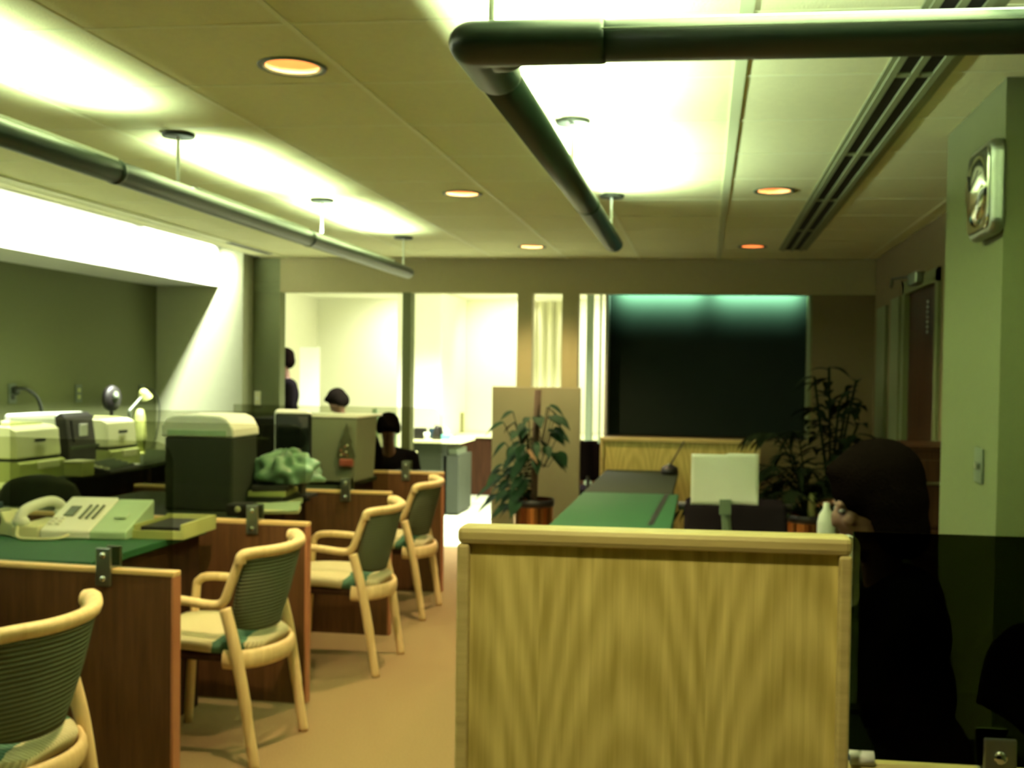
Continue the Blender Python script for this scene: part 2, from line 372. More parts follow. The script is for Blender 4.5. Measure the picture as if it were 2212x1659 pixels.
# back room
struct('wall_back', B(-5.4, 3.2, 13.3, 13.4, 0, 2.6), 'backroom')
struct('wall_back_left', B(-5.1, -5.0, 8.9, 13.3, 0, 2.6), 'backroom')
struct('wall_back_return', B(-3.92, -3.87, 8.66, 8.95, 0, 2.6), 'backroom')
struct('ceiling_back', B(-5.4, 3.2, 8.84, 13.4, 2.42, 2.5), 'backroom')
struct('wall_back_pier', MB().box(-3.55, -3.02, 12.0, 13.3, 0, 2.42, bev=.02), 'backroom')
struct('wall_back_right', B(-.70, -.64, 9.2, 13.3, 0, 2.42), 'backroom')
# right side of the room
XP = .915
struct('wall_right', MB().box(XR, XR+.12, 4.2, 6.30, 0, CZ).box(XR, XR+.12, 7.42, 8.7, 0, CZ).box(XR, XR+.12, 6.3, 7.42, 2.12, CZ), 'wallshade')
struct('wall_right_pier', B(XP, XP+.8, 3.47, 4.28, 0, CZ+.01), 'wall')
struct('wall_right_near', B(1.75, 1.85, -1.6, 3.6, 0, CZ), 'wall')
struct('wall_right_stub', B(XP+.75, 3.2, 3.6, 3.7, 0, CZ), 'wall')
d1 = B(XR+.02, XR+.06, 6.36, 7.36, .01, 2.08); d1 = struct('door_1', d1, 'dwood')
fr = MB().box(XR-.02, XR+.02, 6.30, 6.38, 0, 2.14).box(XR-.02, XR+.02, 7.34, 7.42, 0, 2.14).box(XR-.02, XR+.02, 6.3, 7.42, 2.06, 2.14)
struct('trim_3', fr, 'wall')
fr = MB().box(XR-.02, XR, 7.52, 7.86, 0, 2.06).box(XR-.025, XR, 8.05, 8.45, 0, 2.03)
struct('trim_4', fr, 'wall')
cl = thing('door_closer', 'small metal closer at top of the dark brown door', 'closer', (XR-.02, 6.84, 2.08))
B(-.05, .02, -.12, .10, 0, .075, bev=.01).build('body', 'steel', cl)
MB().tube([(-.03, .08, .06), (-.10, .38, .07), (-.02, .9, .06)], .008).build('arm', 'darkgrey', cl)
hg = thing('door_chain', 'short hanging metal chain on dark brown door', 'chain', (XR-.01, 6.62, 1.78))
for k in range(7): MB().ell((0, 0, .03*k), (.006, .006, .011)).build('link', 'steel', hg)
xa = pY(1277, 700, 12).x; struct('trim_7', MB().box(xa-.05, xa+.03, 11.95, 12.05, 0, 2.42, bev=.01).box(xa+.10, xa+.12, 11.95, 12.05, 0, 2.42), 'greyg')
struct('window_1', MB().box(-4.99, -4.97, 10.75, 11.35, 1.35, 2.05), 'window')
struct('trim_5', MB().box(-5.0, -4.95, 10.68, 10.75, 1.28, 2.12).box(-5.0, -4.95, 11.35, 11.42, 1.28, 2.12).box(-5.0, -4.95, 10.68, 11.42, 2.05, 2.12).box(-5.0, -4.95, 10.68, 11.42, 1.28, 1.35).box(-5.0, -4.955, 10.75, 11.35, 1.69, 1.72), 'greyg')
# pleated drape seen through the narrow window
def drape(u, v): 
    x = -2.25 + u*.75; return Vector((x, 12.6 + .03*math.sin(u*2*PI*7), .15 + v*2.2))
dr = MB().grid(drape, 140, 2).build('drape', 'drape', smooth=True); sol = dr.modifiers.new('s', 'SOLIDIFY'); sol.thickness = .01
tag(dr, 'cream pleated drape behind the narrow window of the far wall', 'curtain')
dr.data.transform(Matrix.Translation((1.9, -12.6, -.1))); dr.location = (-1.9, 12.6, .1)

# ------------------------------------------------------------------ tubular uplights
def tube_fixture(root, pts, r=.043, closed=True):
    s = MB(); s.tube(pts, r, 24); s.ell(pts[0], r, seg=20); s.ell(pts[-1], r, seg=20)
    s.build('tube_body', 'tube', root, smooth=True, world=True)
ZT = 2.2
t = thing('tubular_uplight', 'long straight dark tube light hanging over the left row of desks', 'lamp', (-2.12, 3.5, ZT))
tube_fixture(t, [(-2.12, -.8, ZT), (-2.12, 3, ZT), (-2.12, 7.42, ZT)])
def pendant(root, x, y):
    c = MB().lathe([(.0, 0), (.062, 0), (.066, .012), (.0, .014)], (x, y, CZ-.016), 24).build('canopy', 'darkgrey', root, smooth=False, world=True)
    MB().tube([(x, y, ZT+.03), (x, y, CZ-.01)], .007).build('rod', 'white', root, world=True)
for y in (.9, 2.5, 4.08, 5.7, 7.3): pendant(t, -2.12, y)
for y0, y1 in ((.3, 1.45), (1.6, 3.6), (4.2, 5.45), (5.65, 7.0)):
    MB().tube([(-2.12, y0, ZT+.035), (-2.12, y1, ZT+.035)], .012).build('lamp_tube', 'tubelamp', t, world=True)
    B(-2.145, -2.095, y0, y1, ZT+.03, ZT+.046).build('trough', 'white', t, world=True)
for y in (2.05, 3.62, 5.5): MB().tube([(-2.12, y-.012, ZT), (-2.12, y+.012, ZT)], .0455, 24).build('joint_ring', 'tube', t, smooth=True, world=True)
t = thing('tubular_uplight', 'dark tube light bent in a corner, hanging nearest the camera at upper right', 'lamp', (-.5, 2.25, ZT))
s = MB(); s.tube([(-.5, 2.26, ZT), (-.5, 4, ZT), (-.505, 5.76, ZT)], .043, 24, (1.2, 1)); s.ell((-.505, 5.76, ZT), (.052, .05, .043)); s.build('tube_arm', 'tube', t, smooth=True, world=True)
MB().tube([(-.48, 2.25, ZT), (1.2, 2.25, ZT), (2.4, 2.25, ZT)], .043, 24, (1.2, 1)).build('tube_run', 'tube', t, smooth=True, world=True)
s = MB(); s.tube([(-.5, 2.25, ZT), (-.5, 2.50, ZT)], .047, 24, (1.25, 1)); s.tube([(-.5, 2.25, ZT), (-.22, 2.25, ZT)], .047, 24, (1.25, 1)); s.ell((-.5, 2.25, ZT), (.059, .059, .047)); s.ell((-.45, 2.30, ZT), (.06, .06, .045))
remesh(s.build('corner_casting', 'tube', t, world=True), .007)
s = MB(); s.tube([(-.48, 2.196, ZT+.01), (2.4, 2.200, ZT+.01)], .0018, 6); s.build('seam', 'greyg', t, world=True)
for x, y in ((-.47, 2.27), (-.505, 3.95), (-.505, 5.6), (1.4, 2.25)): pendant(t, x, y)
for y0, y1 in ((2.65, 3.75), (4.0, 5.35)): MB().tube([(-.5, y0, ZT+.036), (-.5, y1, ZT+.036)], .012).build('lamp_tube', 'tubelamp', t, world=True)
for x0, x1 in ((-.2, .9), (1.1, 2.3)): MB().tube([(x0, 2.25, ZT+.036), (x1, 2.25, ZT+.036)], .012).build('lamp_tube', 'tubelamp', t, world=True)
for y in (4.4,): MB().tube([(-.5, y-.012, ZT), (-.5, y+.012, ZT)], .0455, 24, (1.2, 1)).build('joint_ring', 'tube', t, smooth=True, world=True)

# ------------------------------------------------------------------ downlights
dl_lab = ['copper recessed downlight nearest the camera between the two tube lights', 'copper recessed downlight left of the arm of the bent tube',
          'recessed downlight near far wall, left of the tube arm end', 'recessed downlight between the bent tube and ceiling slot vent, the nearer',
          'recessed downlight near far wall, right of the tube arm end']
DLK = [1.0, 1.0, .9, .3, .05]
for (x, y), lb, dk in zip(DL, dl_lab, DLK):
    t = thing('downlight', lb, 'lamp', (x, y, CZ), group='recessed copper downlights')
    MB().lathe([(RD-.012, .0), (RD+.012, -.002), (RD+.010, -.006), (RD-.008, -.005), (RD-.008, .0)], seg=32, bottom=False).build('trim_ring', 'greyg', t, smooth=True)
    c = MB(); pr = [(RD, 0), (RD*.97, .04), (RD*.85, .085), (RD*.6, .12), (.03, .135)]
    c.lathe(pr, seg=32, bottom=False); c.build('reflector', 'reflector', t, smooth=True)
    MB().ell((0, 0, .10), (.030, .030, .034)).build('bulb', 'warmlamp', t, smooth=True)
    l = bpy.data.lights.new('downlight_lamp', 'SPOT'); l.energy = DOWN * dk; l.color = (1, .72, .38); l.spot_size = math.radians(122); l.spot_blend = .55; l.shadow_soft_size = .03
    o = bpy.data.objects.new('downlight_lamp', l); o.location = (x, y, CZ+.05); COL.objects.link(o)

l = bpy.data.lights.new('downlight_lamp', 'SPOT'); l.energy = DOWN*.5; l.color = (1, .9, .5); l.spot_size = math.radians(106); l.spot_blend = .8; l.shadow_soft_size = .05  # added lamp out of view, brightens the front of the oak screen
o = bpy.data.objects.new('downlight_lamp', l); o.location = (-.15, 1.1, CZ-.05); COL.objects.link(o)
t = thing('downlight', 'added downlight overhead and out of frame, put in to brighten the oak screen', 'lamp', (-.15, 1.1, CZ))
MB().lathe([(.09, -.001), (.095, -.02), (.08, -.022), (.075, -.012)], seg=32, bottom=False).build('trim_ring', 'greyg', t, smooth=True)
MB().lathe([(.0, -.012), (.075, -.011)], seg=32).build('lens', 'warmlamp', t)
# ------------------------------------------------------------------ slot vents
def slot_vent(label, x, y0, y1, w, n, step, y_on):
    t = thing('slot_vent', label, 'vent', (x, (y0+y1)/2, CZ))
    s = MB()
    for dx in (-w/2, 0, w/2): s.box(x+dx-.011, x+dx+.011, y0, y1, CZ-.012, CZ-.001)
    yy = y_on
    while yy < y1: s.box(x-w/2, x+w/2, yy-.02, yy+.02, CZ-.010, CZ-.001); yy += step
    s.box(x-w/2-.03, x-w/2, y0, y1, CZ-.006, CZ-.001).box(x+w/2, x+w/2+.045, y0, y1, CZ-.006, CZ-.001)
    s.build('frame', 'ventframe', t, world=True)
    B(x-w/2, x+w/2, y0, y1, CZ-.004, CZ-.002).build('slot', 'slot', t, world=True)
slot_vent('long double slot air vent running along ceiling at right', .62, 1.2, 8.05, .13, 2, 1.184, 3.4 - 1.184)
tv = thing('slot_vent', 'narrow white slot strip on ceiling beside the left wall cove', 'vent', (-3.54, 4.5, CZ))
MB().box(-3.60, -3.585, 1.4, 8.4, CZ-.008, CZ-.001).box(-3.50, -3.485, 1.4, 8.4, CZ-.008, CZ-.001).box(-3.585, -3.5, 1.4, 7.55, CZ-.005, CZ-.001).build('frame', 'grid', tv, world=True)
B(-3.57, -3.515, 7.6, 8.35, CZ-.006, CZ-.002).build('slot', 'slot', tv, world=True)

# ------------------------------------------------------------------ partitions of the left row
PX1 = -1.75; PXL = -3.3; PZ = .815
PY = [3.38, 4.58, 5.84, 7.06]
plab = ['low dark wooden partition nearest the camera, with a smoked pane clamped on top', 'low wooden partition between first and second armchairs of the row fully in view',
        'low reddish wooden partition, third from the camera', 'farthest low wooden partition, in front of dark desk and grey cabinet']
for i, y in enumerate(PY):
    rz = math.radians((-5, -3, -1, 0)[i])
    t = thing('desk_partition', plab[i], 'partition', (PX1, y, 0), rz)
    L = PX1 - PXL
    B(-L, -.012, -.02, .02, 0, PZ-.018).build('panel', 'walnut', t)
    B(-L, 0, -.022, .022, PZ-.018, PZ, bev=.004).build('top_trim', 'walnuttrim', t)
    B(-.012, 0, -.022, .022, 0, PZ-.018, bev=.003).build('end_trim', 'walnutend', t)
    cx = -.26
    c = MB(); c.box(cx-.028, cx+.028, -.033, -.023, PZ-.06, PZ+.07, bev=.003).box(cx-.028, cx+.028, .023, .033, PZ-.06, PZ+.07, bev=.003).box(cx-.028, cx+.028, -.024, .024, PZ+.0005, PZ+.008)
    co = c.build('clamp', 'steel', t)
    for dz in (-.035, .045): MB().ell((cx, -.034, PZ+dz), (.011, .007, .011)).build('bolt', 'chrome', co)
    # pane with rounded upper corner
    z1 = 1.25; rr = .07; xe = -.02
    poly = [(-L+.05, 0, PZ+.009), (xe, 0, PZ+.009)] + [(xe-rr+rr*math.cos(a), 0, z1-rr+rr*math.sin(a)) for a in [k*PI/16 for k in range(9)]] + [(-L+.05, 0, z1)]
    pn = MB().prism(poly, (0, .006, 0), Matrix.Translation((0, -.003, 0))).build('acrylic_pane', 'smoke', t)
# desks of the row (open side towards the chairs)
def desk(label, x0, x1, y0, y1, z=.79, top='teal', group=None, name='desk'):
    t = thing(name, label, 'desk', ((x0+x1)/2, (y0+y1)/2, 0), 0, group)
    B(x0, x1, y0, y1, z-.03, z, bev=.004).build('desktop', top, t, world=True)
    for (a, b) in ((x0+.02, x0+.05), (x1-.05, x1-.02)): B(a, b, y0+.03, y1-.03, 0, z-.03).build('side_panel', 'dwood', t, world=True)
    B(x0+.05, x1-.05, y1-.10, y1-.07, .15, z-.03).build('back_panel', 'dwood', t, world=True)
    B(x0+.06, x0+.40, y0+.05, y1-.1, .1, z-.03).build('drawer_unit', 'dwood', t, world=True)
    return t
dlab = ['green topped desk in the near left corner, below the first partition', 'green topped desk holding the white desk phone', 'dark desk under the large white topped terminal',
        'dark desk beneath the grey panel with tree decoration', ]
for i, (y0, y1) in enumerate(((2.1, 3.30), (3.60, 4.50), (4.72, 5.76), (5.96, 6.98))):
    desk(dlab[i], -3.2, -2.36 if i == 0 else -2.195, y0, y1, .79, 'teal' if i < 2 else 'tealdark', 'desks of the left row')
# ------------------------------------------------------------------ armchairs
def bez(pts, n=8):
    """smooth polyline through points (Catmull-Rom)"""
    P_ = [Vector(p) for p in pts]; out = []
    for i in range(len(P_)-1):
        p0 = P_[max(i-1, 0)]; p1 = P_[i]; p2 = P_[i+1]; p3 = P_[min(i+2, len(P_)-1)]
        for k in range(n):
            u = k/n; out.append(.5*((2*p1) + (p2-p0)*u + (2*p0-5*p1+4*p2-p3)*u*u + (3*p1-p0-3*p2+p3)*u**3))
    out.append(P_[-1]); return out
def make_chair():
    t = thing('armchair', 'x', 'chair')
    hw = .225
    def rail_y(v): return -hw + 2*hw*v
    def bulge(y): return .085*(1-(abs(y)/hw)**2.2)
    for sgn in (-1, 1):
        y = sgn*hw
        MB().tube(bez([(0, y*.96, 0), (-.035, y*.97, .22), (-.075, y, .44), (-.118, y, .60)]), [.021]*8+[.024]*8+[.024]*9, 10, (1, .8)).build('back_leg', 'beech', t, smooth=True)
        MB().tube(bez([(-.52, y*.98, 0), (-.505, y, .3), (-.49, y, .56), (-.475, y, .605), (-.43, y, .623), (-.30, y, .622), (-.17, y, .610), (-.125, y, .625), (-.10, y, .68), (-.055, y*.99, .80)], 5), .021, 10, (.85, 1)).build('arm', 'beech', t, smooth=True)
    MB().tube(bez([(-.058, -hw*.99, .775), (-.05, -hw*.99, .800), (-.025, -hw*.86, .806), (.025, -hw*.45, .806), (.04, 0, .806), (.025, hw*.45, .806), (-.025, hw*.86, .812), (-.055, hw*1.0, .815), (-.075, hw*1.02, .812)], 6), .025, 12, (.85, 1.15)).build('top_rail', 'beech', t, smooth=True)
    # woven back panel
    def back(u, v):
        y = (-1+2*u); z = .795 - .30*v
        sh = 1 - .22*max(0, v-.45)**1.4/.55**1.4
        yy = y*hw*.93*sh; lean = -.075*v
        corner = 0
        if v > .8: z += .03*(abs(y)**4)*(v-.8)/.2
        return Vector((bulge(y*hw)*.95 - .045 + lean, yy, z))
    bk = MB().grid(back, 20, 16).build('back_panel', 'backweave', t, smooth=True)
    sm = bk.modifiers.new('s', 'SOLIDIFY'); sm.thickness = .03; sm.offset = 0
    # seat pad
    def seat(u, v):
        x = -.52 + .50*u; yy = (-1+2*v)
        w = hw*(1.0 - .0*u) + .004
        if u > .62: w *= 1 - .50*((u-.62)/.38)**2.4
        if u < .1: w *= 1 - .10*(1-u/.1)
        dome = .022*(1-abs(yy)**3)*(1-abs(2*u-1)**4)
        return Vector((x, yy*w, .455 + dome + .03*(1-u)*(.6) + .012*math.sin(u*PI)))
    s = MB().grid(seat, 20, 14); 
    st = s.build('seat', 'seat', t, smooth=True); q = st.modifiers.new('s', 'SOLIDIFY'); q.thickness = .045; q.offset = -1
    # curved wooden seat frame
    pts = bez([(-.13, -hw+.012, .405), (-.08, -hw+.02, .403), (-.015, -hw*.55, .40), (.015, 0, .40), (-.015, hw*.55, .40), (-.08, hw-.02, .403), (-.13, hw-.012, .405)], 6)
    MB().tube(pts, .030, 10, (.5, 1.25)).build('seat_frame', 'beech', t, smooth=True)
    MB().tube([(-.49, -hw+.02, .40), (-.49, hw-.02, .40)], .024, 8, (.5, 1)).build('front_rail', 'beech', t, smooth=True)
    for sgn in (-1, 1): MB().tube([(-.49, sgn*(hw-.03), .41), (-.10, sgn*(hw-.03), .41)], .02, 8, (.5, 1)).build('side_rail', 'dwood', t, smooth=True)
    return t
clab = ['light wood armchair at left edge, nearest the camera, cropped by the frame', 'light wood armchair with ribbed back just beyond the nearest partition',
        'light wood armchair in middle of the row, between second and third partitions', 'farthest light wood armchair of the row, next to bright far floor']
ch0 = make_chair()
spots = [(-1.745, 2.72, 0), (-1.64, 4.0, -3), (-1.575, 5.24, 0), (-1.665, 6.43, 1)]
for i, (x, y, a) in enumerate(spots):
    o = ch0 if i == 0 else copy_tree(ch0)
    if i: o.name = 'armchair'
    o.location = (x, y, 0); o.rotation_euler = (0, 0, math.radians(a)); o['label'] = clab[i]; o['group'] = 'armchairs along the left desks'

# ------------------------------------------------------------------ front panel and right partition
t = thing('wood_screen', 'tall oak veneered screen panel filling lower centre, nearest the camera', 'partition', (-.09, 1.9, 0), math.radians(.8))
W2 = .348; HT = 1.222
B(-W2+.02, W2-.02, -.012, .012, .05, HT-.02).build('panel', 'oak', t)
B(-W2, W2, -.03, .03, HT-.032, HT, bev=.010).build('top_trim', 'oaktrim', t)
for s_ in (-1, 1): B(s_*W2-(.022 if s_ > 0 else 0), s_*W2+(.022 if s_ < 0 else 0), -.03, .03, 0, HT-.032, bev=.005).build('side_trim', 'oaktrim', t)
B(-W2+.02, W2-.02, -.025, .025, .02, .08).build('bottom_rail', 'oaktrim', t)
t = thing('desk_partition', 'low oak topped partition in lower right corner with dense smoked pane', 'partition', (.27, 1.96, 0))
B(0, 1.4, -.02, .02, 0, PZ-.03).build('panel', 'oak', t)
B(0, 1.4, -.024, .024, PZ-.03, PZ-.012, bev=.005).build('top_trim', 'oaktrim', t)
c = MB(); cx = .255
c.box(cx-.028, cx+.028, -.034, -.025, PZ-.08, PZ+.055, bev=.003).box(cx-.028, cx+.028, .025, .034, PZ-.08, PZ+.055, bev=.003).box(cx-.028, cx+.028, -.026, .026, PZ-.011, PZ-.004)
co = c.build('clamp', 'steel', t)
for dz in (-.045, .022): MB().ell((cx, -.035, PZ+dz), (.012, .007, .012)).build('bolt', 'chrome', co)
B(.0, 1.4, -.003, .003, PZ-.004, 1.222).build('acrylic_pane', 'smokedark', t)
# receptionist desk behind the screen
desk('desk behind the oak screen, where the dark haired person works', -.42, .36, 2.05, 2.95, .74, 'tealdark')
t = thing('tape_roll', 'small white roll lying on low right partition against the oak screen', 'tape', (.292, 1.946, PZ-.012))
MB().tube([(-.022, 0, .0135), (.020, 0, .0135)], .013, 16).build('roll', 'white', t, smooth=True)
MB().tube([(-.0225, 0, .0135), (-.024, 0, .0135)], .006, 12).build('core', 'blue', t)
# ------------------------------------------------------------------ left wall counter and machines
t = thing('counter_table', 'long low counter along the left wall carrying the printers', 'table', (-4.2, 6.3, 0))
B(-4.58, -3.85, 4.2, 5.95, .79, .82, bev=.004).build('table_top', 'beige2', t, world=True)
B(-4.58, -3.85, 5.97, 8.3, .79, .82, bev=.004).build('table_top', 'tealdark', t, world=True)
for y0, y1 in ((4.22, 4.26), (5.9, 5.94), (5.99, 6.03), (7.1, 7.14), (8.25, 8.29)): B(-4.55, -3.9, y0, y1, 0, .79).build('side_panel', 'dwood', t, world=True)
B(-4.55, -4.52, 4.26, 8.25, .1, .79).build('back_panel', 'dwood', t, world=True)
def printer(label, x, y0, y1, h=.30, z=.82, m='beige'):
    """faces +X; x is the front plane"""
    w = y1-y0
    t = thing('desk_printer', label, 'printer', (x, (y0+y1)/2, z), 0, 'pale printers on the wall counter')
    def side(poly, a, b): return [(p[0], a, p[1]) for p in poly]
    lo = [(0, 0), (.0, h*.32), (-.02, h*.36), (-.40, h*.36), (-.40, 0)]
    MB().prism(side(lo, -w/2, 0), (0, w, 0)).build('base', 'beige2', t)
    B(-.38, -.03, -w/2+.015, w/2-.015, h*.36, h*.42).build('shadow_gap', 'darkgrey', t)
    up = [(-.02, h*.42), (-.035, h*.93), (-.08, h*1.0), (-.40, h*1.04), (-.40, h*.42)]
    o = MB().prism(side(up, -w/2+.01, 0), (0, w-.02, 0)).build('cover', m, t); bevelmod(o, .008, 3)
    B(-.34, -.12, -w/2+.05, w/2-.05, h*1.0, h*1.035).build('lid', 'beige2', t)
    B(-.024, -.012, -.05, .04, h*.70, h*.76).build('badge', 'darkgrey', t)
    B(-.006, .012, -w*.12, w*.34, h*.20, h*.34, bev=.004).build('paper_tray', m, t)
    B(-.2, -.16, -w/2+.03, -w/2+.06, h, h*1.1).build('knob', 'black', t)
    return t
c0 = pX(43, 1000, -3.92); c1 = pX(141, 1000, -3.92); printer('pale boxy printer nearest the camera on the wall counter', -3.92, c0.y, c1.y, .32)
c0 = pX(240, 960, -3.95); c1 = pX(303, 960, -3.95); printer('pale boxy printer farthest along the wall counter, right of the dark screened terminal', -3.95, c0.y, c1.y, .32)
# white terminal with black face
c0 = pX(150, 960, -3.93); c1 = pX(211, 960, -3.93); yc = (c0.y+c1.y)/2; w = c1.y-c0.y
t = thing('computer_terminal', 'white terminal with black bezel between the two pale printers', 'computer', (-3.93, yc, .82))
poly = [(-.0, .10), (-.03, .35), (-.08, .385), (-.42, .37), (-.45, .12)]
o = MB().prism([(p[0]-.02, -w/2, p[1]) for p in poly], (0, w, 0)).build('housing', 'white', t); bevelmod(o, .015, 3)
o = MB().prism([(.0, -w/2-.004, .0), (.0, -w/2-.004, .17), (-.028, -w/2-.004, .355), (-.06, -w/2-.004, .385), (-.10, -w/2-.004, .36), (-.05, -w/2-.004, .0)], (0, w-.01, 0)).build('bezel', 'black', t); bevelmod(o, .006)
o = MB().prism([(.004, -w/2+.05, .20), (-.018, -w/2+.05, .335), (-.03, -w/2+.05, .335), (-.01, -w/2+.05, .20)], (0, w-.1, 0)).build('screen', 'black', t)
B(-.38, -.05, -w*.35, w*.35, 0, .12).build('stand', 'black', t)
B(.0, .012, -w/2, w/2, .155, .175).build('strip', 'grey', t)
B(-.008, .006, -.045, .035, .235, .31, bev=.002, seg=1).build('screen_reflection', 'paper', t)  # white patch painted on as a reflection in the screen
kb = thing('computer_keyboard', 'black keyboard jutting over the counter edge below the dark screened terminal', 'keyboard', (-3.80, yc+.12, .822), math.radians(6))
o = MB().prism([(-.12, -.22, 0), (.08, -.22, 0), (.08, -.22, .02), (-.12, -.22, .06)], (0, .44, 0)).build('case', 'black', kb); bevelmod(o)
for r in range(4):
    for k in range(10): B(-.10+.042*r, -.07+.042*r, -.2+.04*k, -.17+.04*k, .052-.009*r, .066-.009*r, bev=.002, seg=1).build('key', 'grey' if k else 'beige', kb)
bx = thing('document_box', 'small pale green open box on the counter by the keyboard', 'box', (-3.87, c0.y-.02, .822))
B(-.02, .10, -.10, .03, 0, .085, bev=.004).build('body', 'beige2', bx)
B(-.025, .105, -.105, .035, .085, .095, bev=.003).build('lid', 'beige', bx)
for (x, y, Y, lb, dx, dy, rz) in ((152, 1022, -3.98, 'single white sheet on near end of the wall counter', .10, .13, 20), (275, 1004, -3.93, 'small note lying on counter below the farther printer', .06, .09, -10)):
    p = pZ(x, y, .822); o = B(-dx, dx, -dy, dy, 0, .002); o = o.build('paper_sheet', 'paper'); o.location = (p.x-.02, p.y, .822); o.rotation_euler.z = math.radians(rz); tag(o, lb, 'paper')
# outlets on the left wall with cords
for i, (x, y) in enumerate(((25, 850), (168, 850), (305, 848))):
    p = pX(x, y, XL)
    t = thing('wall_outlet', ['outlet with thick drooping cord, nearest the camera on left wall', 'outlet without a cord, middle of three on the left wall', 'outlet with thin cord nearest the far corner of left wall'][i], 'outlet', (XL+.001, p.y, p.z), group='outlets on the left wall')
    B(0, .008, -.04, .04, -.065, .065, bev=.003).build('plate', 'greyg', t)
    for dz in (-.025, .025): B(.008, .012, -.018, .018, dz-.015, dz+.015, bev=.003).build('socket', 'beige2' if i == 1 else 'darkgrey', t)
    if i != 1:
        pr = .02 if i == 0 else .009
        k = 1.6 if i == 0 else 1
        c = MB().tube(bez([(XL+.02, p.y, p.z+.02), (XL+.06, p.y+.04*k, p.z+.03), (XL+.10, p.y+.09*k, p.z-.05), (XL+.10, p.y+.11*k, p.z-.20), (XL+.08, p.y+.08*k, p.z-.40), (XL+.06, p.y+.06, .83)]), pr*.6, 8).ell((XL+.03, p.y, p.z+.02), (.03, .025, .03)).build('power_cord', 'darkgrey', smooth=True)
        tag(c, 'thick dark cord hanging from nearest outlet down behind the near printer' if i == 0 else 'thin dark cord hanging from outlet by the far left corner', 'cord')
# fan and lamp on counter
p = pX(233, 890, -4.45)
t = thing('desk_fan', 'small round black fan against left wall behind the farther printer', 'fan', (-4.42, p.y, .82))
r90 = Matrix.Rotation(math.radians(90), 3, 'Y')
MB().lathe([(.08, 0), (.07, .02), (.015, .03), (.012, .36)], seg=20).build('stand', 'black', t, smooth=True)
MB().lathe([(.02, -.03), (.09, -.025), (.10, 0), (.09, .025), (.02, .03)], (0, 0, .44), 24, r90).build('cage', 'black', t, smooth=True)
MB().lathe([(.0, 0), (.045, .004), (.0, .02)], (.03, 0, .45), 20, r90).build('hub', 'greyg', t, smooth=True)
p = pX(268, 890, -4.4)
t = thing('desk_lamp', 'pale green jointed desk lamp against the left wall', 'lamp', (-4.35, p.y+.10, .82))
MB().lathe([(.06, 0), (.06, .02), (.01, .025)], seg=20).build('base', 'beige2', t, smooth=True)
MB().tube([(0, 0, .02), (0, -.12, .34)], .010).tube([(0, -.12, .34), (.02, .07, .47)], .010).build('arm', 'greyg', t)
MB().lathe([(.02, .07), (.035, .05), (.055, 0)], (.02, .08, .44), 20, Matrix.Rotation(.5, 3, 'X')).build('shade', 'beige2', t, smooth=True)
MB().lathe([(.04, 0), (.055, .12), (.045, .28), (.03, .33), (.0, .335)], (.0, .03, .02), 16).build('column', 'beige2', t, smooth=True)
# ------------------------------------------------------------------ first desks: phone, tray, cups
def slope_box(pts_xz_y, w): pass
DZ = .79
t = thing('desk_phone', 'large white desk phone with sloped face on the green desk', 'phone', (-2.50, 4.2, DZ), math.radians(4))
def sloped(x0, x1, y0, y1, zf, zb):
    return MB().prism([(x0, y0, 0), (x0, y0, zf), (x0, y1, zb), (x0, y1, 0)], (x1-x0, 0, 0))
o = sloped(-.21, .0, -.13, .13, .035, .145).build('console', 'white', t); bevelmod(o, .008)
o = sloped(.0, .155, -.13, .13, .033, .138).build('console_extension', 'greenpale', t); bevelmod(o, .006)
rs = math.atan2(.11, .26)
def onface(x0, x1, y0, y1, h0, h1, name, m): 
    return B(x0, x1, y0, y1, h0, h1, bev=.002, mtx=Matrix.Translation((0, 0, .091)) @ Matrix.Rotation(rs, 4, 'X'), seg=1).build(name, m, t)
onface(-.165, -.12, -.03, .05, .0, .006, 'display', 'greyg')
for k in range(3): onface(-.09+.028*k, -.078+.028*k, -.05, .06, 0, .008, 'slot_key', 'greyg')
for r in range(3):
    for k in range(2): onface(-.195+.03*k, -.175+.03*k, -.10+.022*r, -.085+.022*r, 0, .008, 'button', 'white')
onface(.06, .11, -.04, .0, 0, .006, 'button_panel', 'greenpale')
o = MB().tube(bez([(-.30, -.12, .07), (-.295, -.08, .11), (-.275, .03, .13), (-.26, .10, .12), (-.25, .14, .08)]), .022, 12).ell((-.298, -.11, .065), (.035, .03, .025)).ell((-.253, .13, .075), (.035, .03, .025)).build('handset', 'white', t, smooth=True)
B(-.33, -.215, -.13, .14, 0, .05, bev=.006).build('cradle', 'beige', t)
MB().tube(bez([(-.30, -.13, .05), (-.27, -.18, .012), (-.2, -.2, .01), (-.10, -.19, .012), (-.08, -.14, .02)]), .006, 8).build('handset_cord', 'beige', t, smooth=True)
t = thing('desk_tray', 'black lined tan desk tray at right end of the white phone', 'tray', (-2.27, 4.30, DZ), math.radians(2))
s = MB(); s.box(-.07, .13, -.15, .15, 0, .012).box(-.08, -.07, -.15, .15, 0, .055).box(.13, .142, -.16, .16, 0, .062).box(-.08, .142, .15, .16, 0, .062).box(-.08, .142, -.162, -.15, 0, .034)
s.build('frame', 'beige2', t); B(-.069, .129, -.149, .149, .012, .030).build('lining', 'black', t)
B(-.055, .11, -.13, .13, .030, .046).build('paper_stack', 'black', t)
p = pZ(145, 1150, DZ); o = B(-.06, .06, -.04, .04, 0, .002).build('note_slip', 'paper'); o.location = (p.x, p.y, DZ+.001); o.rotation_euler.z = .1; tag(o, 'small white slip on green desk in front of the white phone', 'paper')
p = pZ(60, 1160, DZ)
t = thing('tape_dispenser', 'pale tape dispenser at left of the green desk top', 'tape dispenser', (p.x-.12, p.y+.04, DZ), -.3)
